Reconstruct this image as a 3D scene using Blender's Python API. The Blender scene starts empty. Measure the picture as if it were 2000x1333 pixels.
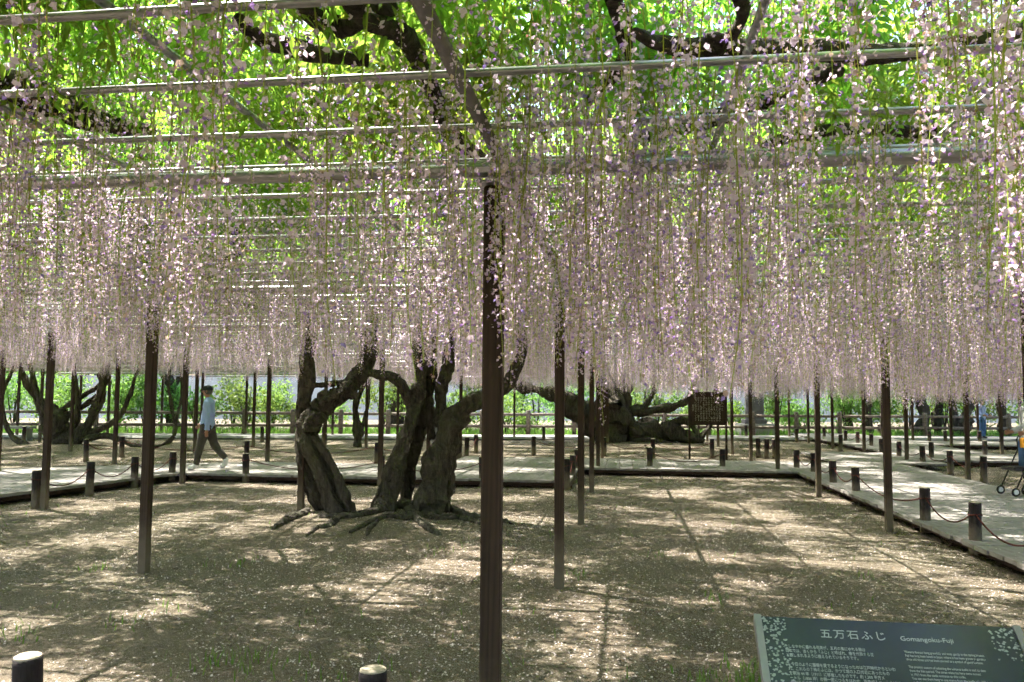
import bpy, math, random
import numpy as np
from mathutils import Vector, Matrix

random.seed(11)
rng = np.random.default_rng(11)
R = math.radians
scene = bpy.context.scene
COL = scene.collection

# ------------------------------------------------------------------ camera
EYE = np.array([0.0, 0.0, 1.6])
FOC, PITCH, ROLL = 1614.7, 0.07013, -0.00714          # focal length in pixels of a 2000 px frame
YAW = 0.13369                                          # the arbour grid is turned this much to the view
_fw = np.array([0, math.cos(PITCH), math.sin(PITCH)])
_up0 = np.array([0, -math.sin(PITCH), math.cos(PITCH)])
_rt0 = np.array([1.0, 0, 0])
_rt = math.cos(ROLL) * _rt0 - math.sin(ROLL) * _up0
_up = math.sin(ROLL) * _rt0 + math.cos(ROLL) * _up0
cam = bpy.data.cameras.new('camera')
cam.sensor_width = 36.0
cam.lens = FOC * 36.0 / 2000.0
cam.clip_start = 0.05
cam.clip_end = 900.0
camo = bpy.data.objects.new('camera', cam)
COL.objects.link(camo)
m = Matrix.Identity(4)
for k in range(3):
    m[k][0], m[k][1], m[k][2], m[k][3] = _rt[k], _up[k], -_fw[k], EYE[k]
camo.matrix_world = m
scene.camera = camo

# ------------------------------------------------------------------ world, sun, exposure
SUN_EL, SUN_AZ = R(60), R(-52)                          # azimuth from +y (ahead), negative = to the left
w = bpy.data.worlds.new('World')
scene.world = w
w.use_nodes = True
nt = w.node_tree
sky = nt.nodes.new('ShaderNodeTexSky')
sky.sky_type = 'NISHITA'
sky.sun_disc = False
sky.sun_elevation = SUN_EL
sky.sun_rotation = SUN_AZ
sky.air_density = 1.2
sky.dust_density = 3.0
nt.nodes['Background'].inputs['Strength'].default_value = 0.13
nt.links.new(sky.outputs[0], nt.nodes['Background'].inputs['Color'])
sd = bpy.data.lights.new('sun', 'SUN')
sd.energy = 5.0
sd.angle = R(0.53)
sd.color = (1.0, 0.95, 0.86)
so = bpy.data.objects.new('sun', sd)
COL.objects.link(so)
sdir = Vector((math.sin(SUN_AZ) * math.cos(SUN_EL), math.cos(SUN_AZ) * math.cos(SUN_EL), math.sin(SUN_EL)))
so.rotation_euler = sdir.to_track_quat('Z', 'Y').to_euler()
vs = scene.view_settings
vs.view_transform = 'Standard'
vs.look = 'None'
vs.exposure = 2.12
vs.gamma = 1.0
cy = scene.cycles
cy.max_bounces = 4
cy.diffuse_bounces = 3
cy.transmission_bounces = 2
cy.transparent_max_bounces = 4
cy.sample_clamp_indirect = 8.0
cy.use_adaptive_sampling = True
cy.adaptive_threshold = 0.035
cy.adaptive_min_samples = 12
cy.use_denoising = True
cy.denoising_prefilter = 'FAST'
cy.caustics_reflective = False
cy.caustics_refractive = False

# ------------------------------------------------------------------ helpers
def PX(x, y, d):
    """point on the plane world-y = d seen at photo position x, y"""
    r = _fw + _rt * ((x - 1000) / FOC) + _up * ((666.5 - y) / FOC)
    return EYE + r * (d / r[1])

def GP(x, y, z=0.0):
    """point at height z seen at photo position x, y"""
    r = _fw + _rt * ((x - 1000) / FOC) + _up * ((666.5 - y) / FOC)
    return EYE + r * ((z - EYE[2]) / r[2])

def project(p):
    q = np.asarray(p) - EYE
    d = q @ _fw
    return 1000 + FOC * (q @ _rt) / d, 666.5 - FOC * (q @ _up) / d, d

P0 = np.array([-0.0795, 3.5105])
AX = np.array([math.cos(YAW), -math.sin(YAW)])
AY = np.array([math.sin(YAW), math.cos(YAW)])
SU, SV = 3.815, 3.729

def UV(u, v, z=0.0):
    q = P0 + AX * u + AY * v
    return np.array([q[0], q[1], z])

_tab = np.random.default_rng(5).random((64, 64, 8))
def vnoise(x, y, ch=0):
    x = np.asarray(x, float); y = np.asarray(y, float)
    xi = np.floor(x).astype(int); yi = np.floor(y).astype(int)
    fx = x - xi; fy = y - yi
    fx = fx * fx * (3 - 2 * fx); fy = fy * fy * (3 - 2 * fy)
    a = _tab[xi % 64, yi % 64, ch]; b = _tab[(xi + 1) % 64, yi % 64, ch]
    c = _tab[xi % 64, (yi + 1) % 64, ch]; d = _tab[(xi + 1) % 64, (yi + 1) % 64, ch]
    return (a * (1 - fx) + b * fx) * (1 - fy) + (c * (1 - fx) + d * fx) * fy
def fbm(x, y, ch=0, n=3):
    s = 0; t = 0; a = 1.0
    for k in range(n):
        s = s + a * vnoise(np.asarray(x) * 2 ** k + 7.3 * k, np.asarray(y) * 2 ** k - 3.1 * k, ch); t += a; a *= 0.5
    return s / t

MOUNDS = []
def ground_z(x, y):
    x = np.asarray(x, float); y = np.asarray(y, float)
    z = (fbm(x * 0.6, y * 0.6, 1) - 0.5) * 0.05 + (fbm(x * 3.1, y * 3.1, 2) - 0.5) * 0.014
    for mx, my, r, h in MOUNDS:
        z = z + h * np.exp(-((x - mx) ** 2 + (y - my) ** 2) / (r * r))
    return z - 0.01

class MB:
    """collects geometry in world space; build() links it as one mesh object"""
    def __init__(s):
        s.v = []; s.f = []; s.m = []; s.n = 0
    def add(s, v, f, mat=0):
        v = np.asarray(v, float)
        s.v.append(v)
        s.f += [tuple(int(i) + s.n for i in q) for q in f]
        s.m += [mat] * len(f)
        s.n += len(v)
        return s
    def box(s, c, size, rotz=0.0, mat=0, bevel=0.0, rot=None):
        h = np.asarray(size) / 2.0
        b = min(bevel, h.min() * 0.45)
        if b <= 0:
            v = np.array([[x, y, z] for z in (-1, 1) for y in (-1, 1) for x in (-1, 1)]) * h
            f = [(0, 2, 3, 1), (4, 5, 7, 6), (0, 1, 5, 4), (2, 6, 7, 3), (0, 4, 6, 2), (1, 3, 7, 5)]
        else:                                             # chamfer round the upright edges and the top
            hx, hy, hz = h
            def ring(ix, iy, z):
                return [[-hx + ix, -hy + iy + b, z], [-hx + ix + b, -hy + iy, z], [hx - ix - b, -hy + iy, z], [hx - ix, -hy + iy + b, z],
                        [hx - ix, hy - iy - b, z], [hx - ix - b, hy - iy, z], [-hx + ix + b, hy - iy, z], [-hx + ix, hy - iy - b, z]]
            v = np.array(ring(0, 0, -hz) + ring(0, 0, hz - b) + ring(b * .7, b * .7, hz))
            f = [tuple(range(7, -1, -1)), tuple(range(16, 24))]
            for k in (0, 8):
                f += [(k + i, k + (i + 1) % 8, k + 8 + (i + 1) % 8, k + 8 + i) for i in range(8)]
        if rot is not None:
            v = v @ np.asarray(rot).T
        elif rotz:
            cz, sz = math.cos(rotz), math.sin(rotz)
            v = v @ np.array([[cz, -sz, 0], [sz, cz, 0], [0, 0, 1]]).T
        return s.add(v + np.asarray(c), f, mat)
    def tube(s, pts, rad, n=8, mat=0, cap=True, lobes=None, close=None):
        P = np.asarray(pts, float); k = len(P)
        rad = np.broadcast_to(np.asarray(rad, float), (k,))
        T = np.gradient(P, axis=0); T /= np.linalg.norm(T, axis=1)[:, None] + 1e-12
        ref = np.array([0, 0, 1.0]) if abs(T[0][2]) < 0.9 else np.array([1.0, 0, 0])
        N = np.cross(T[0], ref); N /= np.linalg.norm(N)
        V = np.zeros((k, n, 3)); ang = np.linspace(0, 2 * math.pi, n, endpoint=False)
        for i in range(k):
            N = N - T[i] * (N @ T[i]); N /= np.linalg.norm(N) + 1e-12
            B = np.cross(T[i], N)
            rr = np.full(n, rad[i])
            if lobes is not None:
                rr = rr * lobes(i / max(1, k - 1), ang, i)
            V[i] = P[i] + np.outer(np.cos(ang) * rr, N) + np.outer(np.sin(ang) * rr, B)
        f = []
        for i in range(k - 1):
            for j in range(n):
                a, b2 = i * n + j, i * n + (j + 1) % n
                f.append((a, b2, b2 + n, a + n))
        if cap:
            f.append(tuple(range(n - 1, -1, -1))); f.append(tuple((k - 1) * n + j for j in range(n)))
        return s.add(V.reshape(-1, 3), f, mat)
    def build(s, name, mats, parent=None, smooth=False):
        me = bpy.data.meshes.new(name)
        v = np.concatenate(s.v) if s.v else np.zeros((0, 3))
        me.from_pydata(v.tolist(), [], s.f)
        mats = mats if isinstance(mats, (list, tuple)) else [mats]
        for q in mats: me.materials.append(q)
        if len(mats) > 1:
            me.polygons.foreach_set('material_index', np.array(s.m, np.int32))
        if smooth:
            me.polygons.foreach_set('use_smooth', np.ones(len(me.polygons), bool))
        me.update()
        o = bpy.data.objects.new(name, me)
        COL.objects.link(o)
        if parent is not None: attach(o, parent)
        return o

def rootof(p):
    q = Vector((0, 0, 0))
    while p is not None:
        q += p.location; p = p.parent
    return q
def attach(o, parent):
    """world-space mesh o becomes a child; parents are unrotated empties or meshes"""
    o.parent = parent
    o.location = Vector(o.location) - rootof(parent)
def centre(o, base=True):
    """move a world-space mesh's origin to its own base"""
    me = o.data; n = len(me.vertices)
    a = np.empty(n * 3); me.vertices.foreach_get('co', a); a = a.reshape(-1, 3)
    c = (a.min(0) + a.max(0)) / 2
    if base: c[2] = a[:, 2].min()
    me.vertices.foreach_set('co', (a - c).ravel()); me.update()
    o.location = Vector(o.location) + Vector(c)
    return o
def tag(o, label=None, cat=None, group=None, kind=None):
    if label: o['label'] = label
    if cat: o['category'] = cat
    if group: o['group'] = group
    if kind: o['kind'] = kind
    return o
def empty(name, loc, label=None, cat=None, group=None, kind=None):
    o = bpy.data.objects.new(name, None)
    o.location = Vector([float(q) for q in loc]); o.empty_display_size = 0.1
    COL.objects.link(o)
    return tag(o, label, cat, group, kind)

def spline(pts, n):
    P = np.asarray(pts, float); k = len(P)
    E = np.vstack([2 * P[0] - P[1], P, 2 * P[-1] - P[-2]])
    out = []
    ts = np.linspace(0, k - 1 - 1e-6, n)
    for t in ts:
        i = int(t); u = t - i
        a, b, c, d = E[i], E[i + 1], E[i + 2], E[i + 3]
        out.append(0.5 * ((2 * b) + (c - a) * u + (2 * a - 5 * b + 4 * c - d) * u * u + (3 * b - a - 3 * c + d) * u ** 3))
    return np.array(out)

def fast_mesh(name, V, F, mat_idx, mats, smooth=False):
    """V (n,3), F (m,k) one polygon size"""
    me = bpy.data.meshes.new(name)
    F = np.asarray(F, np.int32); mm, kk = F.shape
    me.vertices.add(len(V)); me.vertices.foreach_set('co', np.asarray(V, np.float32).ravel())
    me.loops.add(mm * kk); me.loops.foreach_set('vertex_index', F.ravel())
    me.polygons.add(mm); me.polygons.foreach_set('loop_start', np.arange(0, mm * kk, kk, dtype=np.int32))
    for q in mats: me.materials.append(q)
    if mat_idx is not None: me.polygons.foreach_set('material_index', np.asarray(mat_idx, np.int32))
    if smooth: me.polygons.foreach_set('use_smooth', np.ones(mm, bool))
    me.update(calc_edges=True); me.validate()
    return me

# ------------------------------------------------------------------ materials
class Mat:
    def __init__(s, name):
        s.m = bpy.data.materials.new(name); s.m.use_nodes = True
        s.t = s.m.node_tree; s.b = s.t.nodes['Principled BSDF']; s.out = s.t.nodes['Material Output']
    def node(s, kind, **kw):
        n = s.t.nodes.new(kind)
        for k, v in kw.items():
            if k.startswith('_'): setattr(n, k[1:], v)
        return n
    def link(s, a, b): s.t.links.new(a, b)
    def coord(s, which='Object', scale=(1, 1, 1)):
        c = s.node('ShaderNodeTexCoord'); mp = s.node('ShaderNodeMapping')
        mp.inputs['Scale'].default_value = scale
        s.link(c.outputs[which], mp.inputs['Vector']); return mp.outputs['Vector']
    def noise(s, vec, scale, detail=4, rough=0.6, dist=0.0):
        n = s.node('ShaderNodeTexNoise'); n.inputs['Scale'].default_value = scale
        n.inputs['Detail'].default_value = detail; n.inputs['Roughness'].default_value = rough
        n.inputs['Distortion'].default_value = dist
        if vec is not None: s.link(vec, n.inputs['Vector'])
        return n.outputs['Fac']
    def ramp(s, fac, stops):
        r = s.node('ShaderNodeValToRGB'); e = r.color_ramp.elements
        while len(e) > 1: e.remove(e[-1])
        e[0].position, e[0].color = stops[0][0], (*stops[0][1], 1)
        for p, c in stops[1:]:
            q = e.new(p); q.color = (*c, 1)
        s.link(fac, r.inputs['Fac']); return r.outputs['Color']
    def mix(s, fac, a, b, mode='MIX'):
        n = s.node('ShaderNodeMix'); n.data_type = 'RGBA'; n.blend_type = mode
        for sock, val in ((n.inputs[0], fac), (n.inputs[6], a), (n.inputs[7], b)):
            if isinstance(val, (int, float)): sock.default_value = val
            elif isinstance(val, tuple): sock.default_value = (*val, 1)
            else: s.link(val, sock)
        return n.outputs[2]
    def bump(s, h, strength=0.4, dist=0.02):
        n = s.node('ShaderNodeBump'); n.inputs['Strength'].default_value = strength
        n.inputs['Distance'].default_value = dist
        s.link(h, n.inputs['Height']); s.link(n.outputs['Normal'], s.b.inputs['Normal'])
    def col(s, c):
        if isinstance(c, tuple): s.b.inputs['Base Color'].default_value = (*c, 1)
        else: s.link(c, s.b.inputs['Base Color'])
        return s
    def rough(s, r, spec=0.3):
        s.b.inputs['Roughness'].default_value = r; s.b.inputs['Specular IOR Level'].default_value = spec; return s

def plain(name, c, rough=0.7, spec=0.3, var=0.15, scale=12.0, metal=0.0):
    q = Mat(name)
    n = q.noise(q.coord(), scale, 5)
    q.col(q.ramp(n, [(0.25, tuple(x * (1 - var) for x in c)), (0.75, tuple(min(1, x * (1 + var)) for x in c))]))
    q.rough(rough, spec); q.b.inputs['Metallic'].default_value = metal
    return q.m

def leafy(name, c, tc, mixf=0.45, var=0.3, rough=0.5, spec=0.25, hue=0.03):
    """thin petals and leaves: diffuse + translucent, colour varied from piece to piece"""
    q = Mat(name)
    oi = q.node('ShaderNodeObjectInfo')
    nz = q.noise(q.coord('Object'), 9.0, 2)
    ad = q.node('ShaderNodeMath', _operation='ADD'); q.link(oi.outputs['Random'], ad.inputs[0]); q.link(nz, ad.inputs[1])
    hs = q.node('ShaderNodeHueSaturation'); hs.inputs['Color'].default_value = (*c, 1)
    ht = q.node('ShaderNodeHueSaturation'); ht.inputs['Color'].default_value = (*tc, 1)
    mr = q.node('ShaderNodeMapRange'); mr.inputs['From Min'].default_value = 0.2; mr.inputs['From Max'].default_value = 1.6
    mr.inputs['To Min'].default_value = 1 - var; mr.inputs['To Max'].default_value = 1 + var
    q.link(ad.outputs[0], mr.inputs['Value'])
    mh = q.node('ShaderNodeMapRange'); mh.inputs['To Min'].default_value = 0.5 - hue; mh.inputs['To Max'].default_value = 0.5 + hue
    q.link(oi.outputs['Random'], mh.inputs['Value'])
    for h in (hs, ht):
        q.link(mr.outputs[0], h.inputs['Value']); q.link(mh.outputs[0], h.inputs['Hue'])
    q.link(hs.outputs[0], q.b.inputs['Base Color']); q.rough(rough, spec)
    tr = q.node('ShaderNodeBsdfTranslucent'); q.link(ht.outputs[0], tr.inputs['Color'])
    mx = q.node('ShaderNodeMixShader'); mx.inputs[0].default_value = mixf
    q.link(q.b.outputs[0], mx.inputs[1]); q.link(tr.outputs[0], mx.inputs[2]); q.link(mx.outputs[0], q.out.inputs['Surface'])
    return q.m

def wood(name, dark, light, scale=(30, 30, 1.2), rough=0.75, foot=None, spec=0.25):
    q = Mat(name)
    v = q.coord('Object', scale)
    n1 = q.noise(v, 1.0, 6, 0.65, 1.2)
    wv = q.node('ShaderNodeTexWave'); wv.inputs['Scale'].default_value = 0.35; wv.inputs['Distortion'].default_value = 14.0
    wv.inputs['Detail'].default_value = 3.0; q.link(v, wv.inputs['Vector'])
    mx = q.node('ShaderNodeMath', _operation='MULTIPLY_ADD'); q.link(wv.outputs['Fac'], mx.inputs[0]); mx.inputs[1].default_value = 0.2; q.link(n1, mx.inputs[2])
    c = q.ramp(mx.outputs[0], [(0.35, dark), (0.95, light)])
    if foot:                                            # weathered, mud-splashed foot
        oc = q.node('ShaderNodeTexCoord'); sx = q.node('ShaderNodeSeparateXYZ'); q.link(oc.outputs['Object'], sx.inputs[0])
        nz = q.noise(q.coord(), 9.0, 4)
        ad = q.node('ShaderNodeMath', _operation='MULTIPLY_ADD'); q.link(nz, ad.inputs[0]); ad.inputs[1].default_value = -0.35; q.link(sx.outputs['Z'], ad.inputs[2])
        mr = q.node('ShaderNodeMapRange'); mr.inputs['From Min'].default_value = foot[0]; mr.inputs['From Max'].default_value = foot[1]
        mr.inputs['To Min'].default_value = 1.0; mr.inputs['To Max'].default_value = 0.0
        q.link(ad.outputs[0], mr.inputs['Value'])
        c = q.mix(mr.outputs[0], c, foot[2])
    q.col(c).rough(rough, spec)
    q.bump(mx.outputs[0], 0.5, 0.006)
    return q.m

def bark(name, dark, light, moss):
    q = Mat(name)
    v = q.coord('Object')
    n1 = q.noise(q.coord('Object', (2.6, 2.6, .55)), 6.0, 8, 0.7, 0.6); n2 = q.noise(v, 2.2, 3, 0.5)
    c = q.ramp(n1, [(0.3, dark), (0.7, light)])
    mf = q.ramp(n2, [(0.5, (0, 0, 0)), (0.72, (0.75, 0.75, 0.75))])
    q.col(q.mix(mf, c, moss)).rough(0.9, 0.15)
    vo = q.node('ShaderNodeTexVoronoi'); vo.inputs['Scale'].default_value = 22.0; q.link(v, vo.inputs['Vector'])
    ad = q.node('ShaderNodeMath', _operation='ADD'); q.link(n1, ad.inputs[0]); q.link(vo.outputs['Distance'], ad.inputs[1])
    q.bump(ad.outputs[0], 0.9, 0.03)
    return q.m

def ground_mat():
    q = Mat('trodden_soil')
    v = q.coord('Object')
    big = q.noise(v, 0.35, 4, 0.55); mid = q.noise(v, 2.6, 5, 0.65); fine = q.noise(v, 38.0, 5, 0.75); speck = q.noise(v, 150.0, 2, 0.6)
    c = q.ramp(mid, [(0.25, (0.085, 0.066, 0.045)), (0.75, (0.160, 0.128, 0.090))])
    c = q.mix(q.ramp(big, [(0.45, (0, 0, 0)), (0.65, (0.5, 0.5, 0.5))]), c, (0.108, 0.102, 0.060))
    c = q.mix(q.ramp(fine, [(0.5, (0, 0, 0)), (0.66, (0.75, 0.75, 0.75))]), c, (0.29, 0.245, 0.19))
    c = q.mix(q.ramp(fine, [(0.30, (0.8, 0.8, 0.8)), (0.44, (0, 0, 0))]), c, (0.06, 0.045, 0.03))
    c = q.mix(q.ramp(speck, [(0.60, (0, 0, 0)), (0.68, (0.8, 0.8, 0.8))]), c, (0.70, 0.62, 0.58))
    q.col(c).rough(0.95, 0.1)
    ad = q.node('ShaderNodeMath', _operation='ADD'); q.link(fine, ad.inputs[0]); q.link(mid, ad.inputs[1])
    q.bump(ad.outputs[0], 0.7, 0.03)
    return q.m

def galvanised():
    q = Mat('galvanised_steel')
    n = q.noise(q.coord('Object', (3, 25, 25)), 2.0, 5)
    q.col(q.ramp(n, [(0.3, (0.27, 0.265, 0.265)), (0.75, (0.50, 0.495, 0.50))])).rough(0.32, 0.5)
    q.b.inputs['Metallic'].default_value = 0.85
    return q.m

M = dict(
    soil=ground_mat(),
    steel=galvanised(),
    dull=plain('dull_weathered_pipe', (0.17, 0.145, 0.125), 0.6, 0.3, 0.3, 8),
    post=wood('dark_stained_post', (0.026, 0.016, 0.011), (0.072, 0.046, 0.031), foot=(-0.05, 0.35, (0.15, 0.12, 0.085))),
    bollard=wood('black_bollard', (0.012, 0.009, 0.010), (0.050, 0.038, 0.038), scale=(26, 26, 3), foot=(-0.12, 0.16, (0.21, 0.17, 0.12))),
    bollard_top=plain('bollard_end_grain', (0.42, 0.36, 0.28), 0.85, 0.2, 0.25, 40),
    rope=plain('red_brown_rope', (0.10, 0.032, 0.026), 0.9, 0.1, 0.35, 60),
    deck=wood('grey_deck_board', (0.21, 0.19, 0.18), (0.33, 0.305, 0.285), scale=(6, 6, 6), rough=0.85),
    fascia=wood('brown_fascia', (0.035, 0.021, 0.014), (0.095, 0.06, 0.04), scale=(2, 20, 20)),
    bark=bark('wisteria_bark', (0.016, 0.013, 0.010), (0.125, 0.108, 0.085), (0.105, 0.11, 0.065)),
    bark2=bark('tree_bark', (0.02, 0.016, 0.012), (0.10, 0.08, 0.06), (0.07, 0.08, 0.04)),
    petal=leafy('pale_lilac_petal', (0.82, 0.68, 0.82), (0.84, 0.66, 0.82), 0.47, 0.16, 0.6, 0.1, 0.03),
    keel=leafy('violet_petal', (0.45, 0.31, 0.68), (0.52, 0.33, 0.76), 0.4, 0.25, 0.6, 0.1, 0.03),
    faded=leafy('faded_petal', (0.62, 0.49, 0.43), (0.60, 0.44, 0.36), 0.4, 0.25, 0.7, 0.1, 0.02),
    calyx=leafy('russet_calyx', (0.34, 0.20, 0.16), (0.40, 0.20, 0.14), 0.35, 0.3, 0.7, 0.1, 0.02),
    stem=leafy('green_flower_stem', (0.40, 0.46, 0.09), (0.52, 0.60, 0.09), 0.35, 0.3, 0.6, 0.2, 0.02),
    leaf=leafy('wisteria_leaf', (0.09, 0.195, 0.026), (0.40, 0.60, 0.075), 0.52, 0.35, 0.45, 0.35, 0.025),
    bush=leafy('shrub_leaf', (0.085, 0.18, 0.035), (0.26, 0.42, 0.08), 0.42, 0.35, 0.5, 0.3, 0.03),
    bush2=leafy('dark_shrub_leaf', (0.06, 0.14, 0.03), (0.20, 0.40, 0.05), 0.4, 0.35, 0.5, 0.3, 0.03),
    grass=leafy('grass_blade', (0.09, 0.19, 0.03), (0.22, 0.40, 0.06), 0.35, 0.3, 0.6, 0.2, 0.03),
    fence=wood('weathered_log', (0.10, 0.082, 0.066), (0.25, 0.21, 0.175), scale=(3, 3, 14), rough=0.85),
    concrete=plain('pale_concrete', (0.27, 0.265, 0.255), 0.9, 0.2, 0.15, 6),
    path=plain('grey_path', (0.23, 0.22, 0.21), 0.92, 0.2, 0.14, 3),
    stone=plain('dark_monument_stone', (0.12, 0.115, 0.12), 0.7, 0.3, 0.3, 5),
    bank=plain('far_stone_bank', (0.10, 0.115, 0.125), 0.9, 0.2, 0.4, 0.6),
    litter=leafy('fallen_petal', (0.76, 0.66, 0.64), (0.5, 0.42, 0.40), 0.2, 0.3, 0.8, 0.1, 0.02),
    litter2=leafy('fallen_brown_petal', (0.30, 0.21, 0.14), (0.3, 0.2, 0.1), 0.2, 0.3, 0.8, 0.1, 0.02),
    panel=plain('slate_green_print', (0.030, 0.044, 0.060), 0.2, 0.5, 0.35, 3),
    panel_metal=plain('brushed_frame', (0.30, 0.30, 0.33), 0.4, 0.5, 0.1, 30, 0.7),
    ink=plain('white_lettering', (0.50, 0.53, 0.54), 0.6, 0.2, 0.03),
    ink2=plain('cream_lettering', (0.46, 0.43, 0.36), 0.7, 0.2, 0.1),
    print_a=plain('printed_pale_petals', (0.33, 0.37, 0.37), 0.4, 0.4, 0.35, 60),
    print_b=plain('printed_blue_shade', (0.05, 0.10, 0.19), 0.35, 0.4, 0.4, 20),
    board=wood('brown_notice_board', (0.022, 0.013, 0.009), (0.07, 0.042, 0.028), scale=(18, 18, 2)),
    skin=plain('skin', (0.36, 0.19, 0.12), 0.55, 0.35, 0.08),
    shirt=plain('pale_blue_shirt', (0.33, 0.43, 0.68), 0.85, 0.15, 0.1, 14),
    trousers=plain('grey_brown_trousers', (0.075, 0.068, 0.055), 0.9, 0.15, 0.2, 14),
    shoe=plain('white_shoe', (0.72, 0.72, 0.70), 0.6, 0.3, 0.06),
    cap=plain('dark_cap', (0.035, 0.040, 0.042), 0.85, 0.2, 0.2),
    hair=plain('grey_hair', (0.10, 0.10, 0.10), 0.8, 0.2, 0.3, 50),
    jeans=plain('blue_jeans', (0.06, 0.12, 0.26), 0.9, 0.15, 0.2),
    grey_top=plain('light_grey_top', (0.46, 0.47, 0.47), 0.9, 0.15, 0.08),
    black=plain('black_plastic', (0.018, 0.018, 0.02), 0.5, 0.4, 0.2),
    orange=plain('orange_cloth', (0.60, 0.27, 0.03), 0.85, 0.2, 0.15),
    white=plain('white_plastic', (0.70, 0.72, 0.75), 0.45, 0.4, 0.05),
)

# ------------------------------------------------------------------ ground
TREE = GP(740, 1003)
LTREE = GP(118, 872)
RTREE = GP(1222, 866)
MOUNDS += [(TREE[0], TREE[1], 1.5, 0.10), (LTREE[0], LTREE[1], 2.0, 0.10), (RTREE[0], RTREE[1], 2.5, 0.10)]
gx = np.concatenate([np.linspace(-300, -20, 15)[:-1], np.linspace(-20, 20, 201), np.linspace(20, 300, 15)[1:]])
gy = np.concatenate([np.linspace(-60, 0, 10)[:-1], np.linspace(0, 45, 226), np.linspace(45, 420, 16)[1:]])
X, Y = np.meshgrid(gx, gy)
Z = ground_z(X, Y)
Z = np.where((np.abs(X) < 20.5) & (Y < 46) & (Y > -1), Z, -0.02)
nx, ny = len(gx), len(gy)
idx = np.arange(nx * ny).reshape(ny, nx)
F = np.stack([idx[:-1, :-1], idx[:-1, 1:], idx[1:, 1:], idx[1:, :-1]], -1).reshape(-1, 4)
gme = fast_mesh('ground', np.stack([X, Y, Z], -1).reshape(-1, 3), F, None, [M['soil']], True)
ground = bpy.data.objects.new('ground', gme); COL.objects.link(ground); tag(ground, kind='structure')

# concrete path in front of the log fence, with a kerb
FA, FB = PX(0, 853, 35.0), PX(1340, 848, 37.5)
FA[2] = FB[2] = 0
fd = (FB - FA) / np.linalg.norm(FB - FA); fn = np.array([fd[1], -fd[0], 0])      # towards the camera
def FL(s, t, z=0.0): return FA + fd * s + fn * t + np.array([0, 0, z])
q = MB()
q.add([FL(-30, 1.0, .075), FL(-30, 4.2, .075), FL(70, 4.2, .075), FL(70, 1.0, .075)], [(0, 1, 2, 3)])
o = q.build('path', M['path']); tag(o, kind='structure')
q = MB()
q.tube([FL(-30, 4.28, .05), FL(70, 4.28, .05)], 0.08, 4); o = q.build('kerb', M['concrete']); tag(o, kind='structure')

# ------------------------------------------------------------------ boardwalk
DZ = 0.15
walk = empty('boardwalk', (0, 0, 0), kind='structure')
_pl = {}
def plank_run(u0, u1, v0, v1, along, wd=0.30, fascia=()):
    """planks lie across the way; along = 'u' or 'v' is the walking direction"""
    a0, a1, b0, b1 = (u0, u1, v0, v1) if along == 'u' else (v0, v1, u0, u1)
    n = int(round((a1 - a0) / wd)); st = (a1 - a0) / n
    key = (round(b1 - b0, 2), round(st, 3), along)
    if key not in _pl:
        size = (st - 0.008, b1 - b0, 0.045) if along == 'u' else (b1 - b0, st - 0.008, 0.045)
        t = MB().box((0, 0, 0), size, bevel=0.004).build('plank', M['deck'], walk)
        _pl[key] = t; first = t
    else: first = None
    for k in range(n):
        c = a0 + (k + .5) * st; mid = (b0 + b1) / 2 + random.uniform(-.018, .018)
        p = UV(c, mid) if along == 'u' else UV(mid, c)
        o = first if first is not None else _pl[key].copy()
        if first is None: COL.objects.link(o)
        first = None
        o.parent = walk
        o.location = (p[0], p[1], DZ - 0.0225 + random.uniform(-.003, .003)); o.rotation_euler = (0, 0, -YAW)
def beam_uv(ua, va, ub, vb, z, name='fascia'):
    a, b = UV(ua, va), UV(ub, vb)
    d = b - a; L = np.linalg.norm(d)
    MB().box(((a[0] + b[0]) / 2, (a[1] + b[1]) / 2, z), (L, 0.05, 0.075), math.atan2(d[1], d[0])).build(name, M['fascia'], walk)
plank_run(-7.75, -0.4, 11.5, 14.4, 'u')
plank_run(-3.4, 7.0, 14.41, 17.3, 'u')
plank_run(4.1, 7.0, 0.2, 14.39, 'v')
plank_run(5.6, 8.2, 17.32, 18.68, 'v')
plank_run(5.6, 20.0, 18.7, 21.6, 'u', 0.36)
plank_run(8.1, 11.0, 21.62, 36.0, 'v', 0.40)
plank_run(11.02, 24.0, 26.9, 29.8, 'u', 0.40)
for a in ((-7.75, 11.64, -0.4, 11.64), (-0.2, 14.54, 4.1, 14.54), (-0.43, 11.5, -0.43, 14.4), (4.24, 0.2, 4.24, 14.39), (6.97, .2, 6.97, 14.39),
          (8.3, 18.85, 20, 18.85), (11.05, 27.05, 24, 27.05), (8.25, 21.7, 8.25, 36), (-7.7, 14.37, -3.5, 14.37), (-3.4, 17.27, 7, 17.27)):
    beam_uv(*a, DZ - 0.045 - 0.04)
    d = math.hypot(a[2] - a[0], a[3] - a[1])
    for k in range(int(d / 1.2) + 1):
        t = (k + .3) * 1.2 / d
        if t < 1:
            p = UV(a[0] + (a[2] - a[0]) * t, a[1] + (a[3] - a[1]) * t)
            MB().box((p[0], p[1], -0.02), (0.09, 0.09, 0.10), -YAW).build('footing', M['fascia'], walk)
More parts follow.
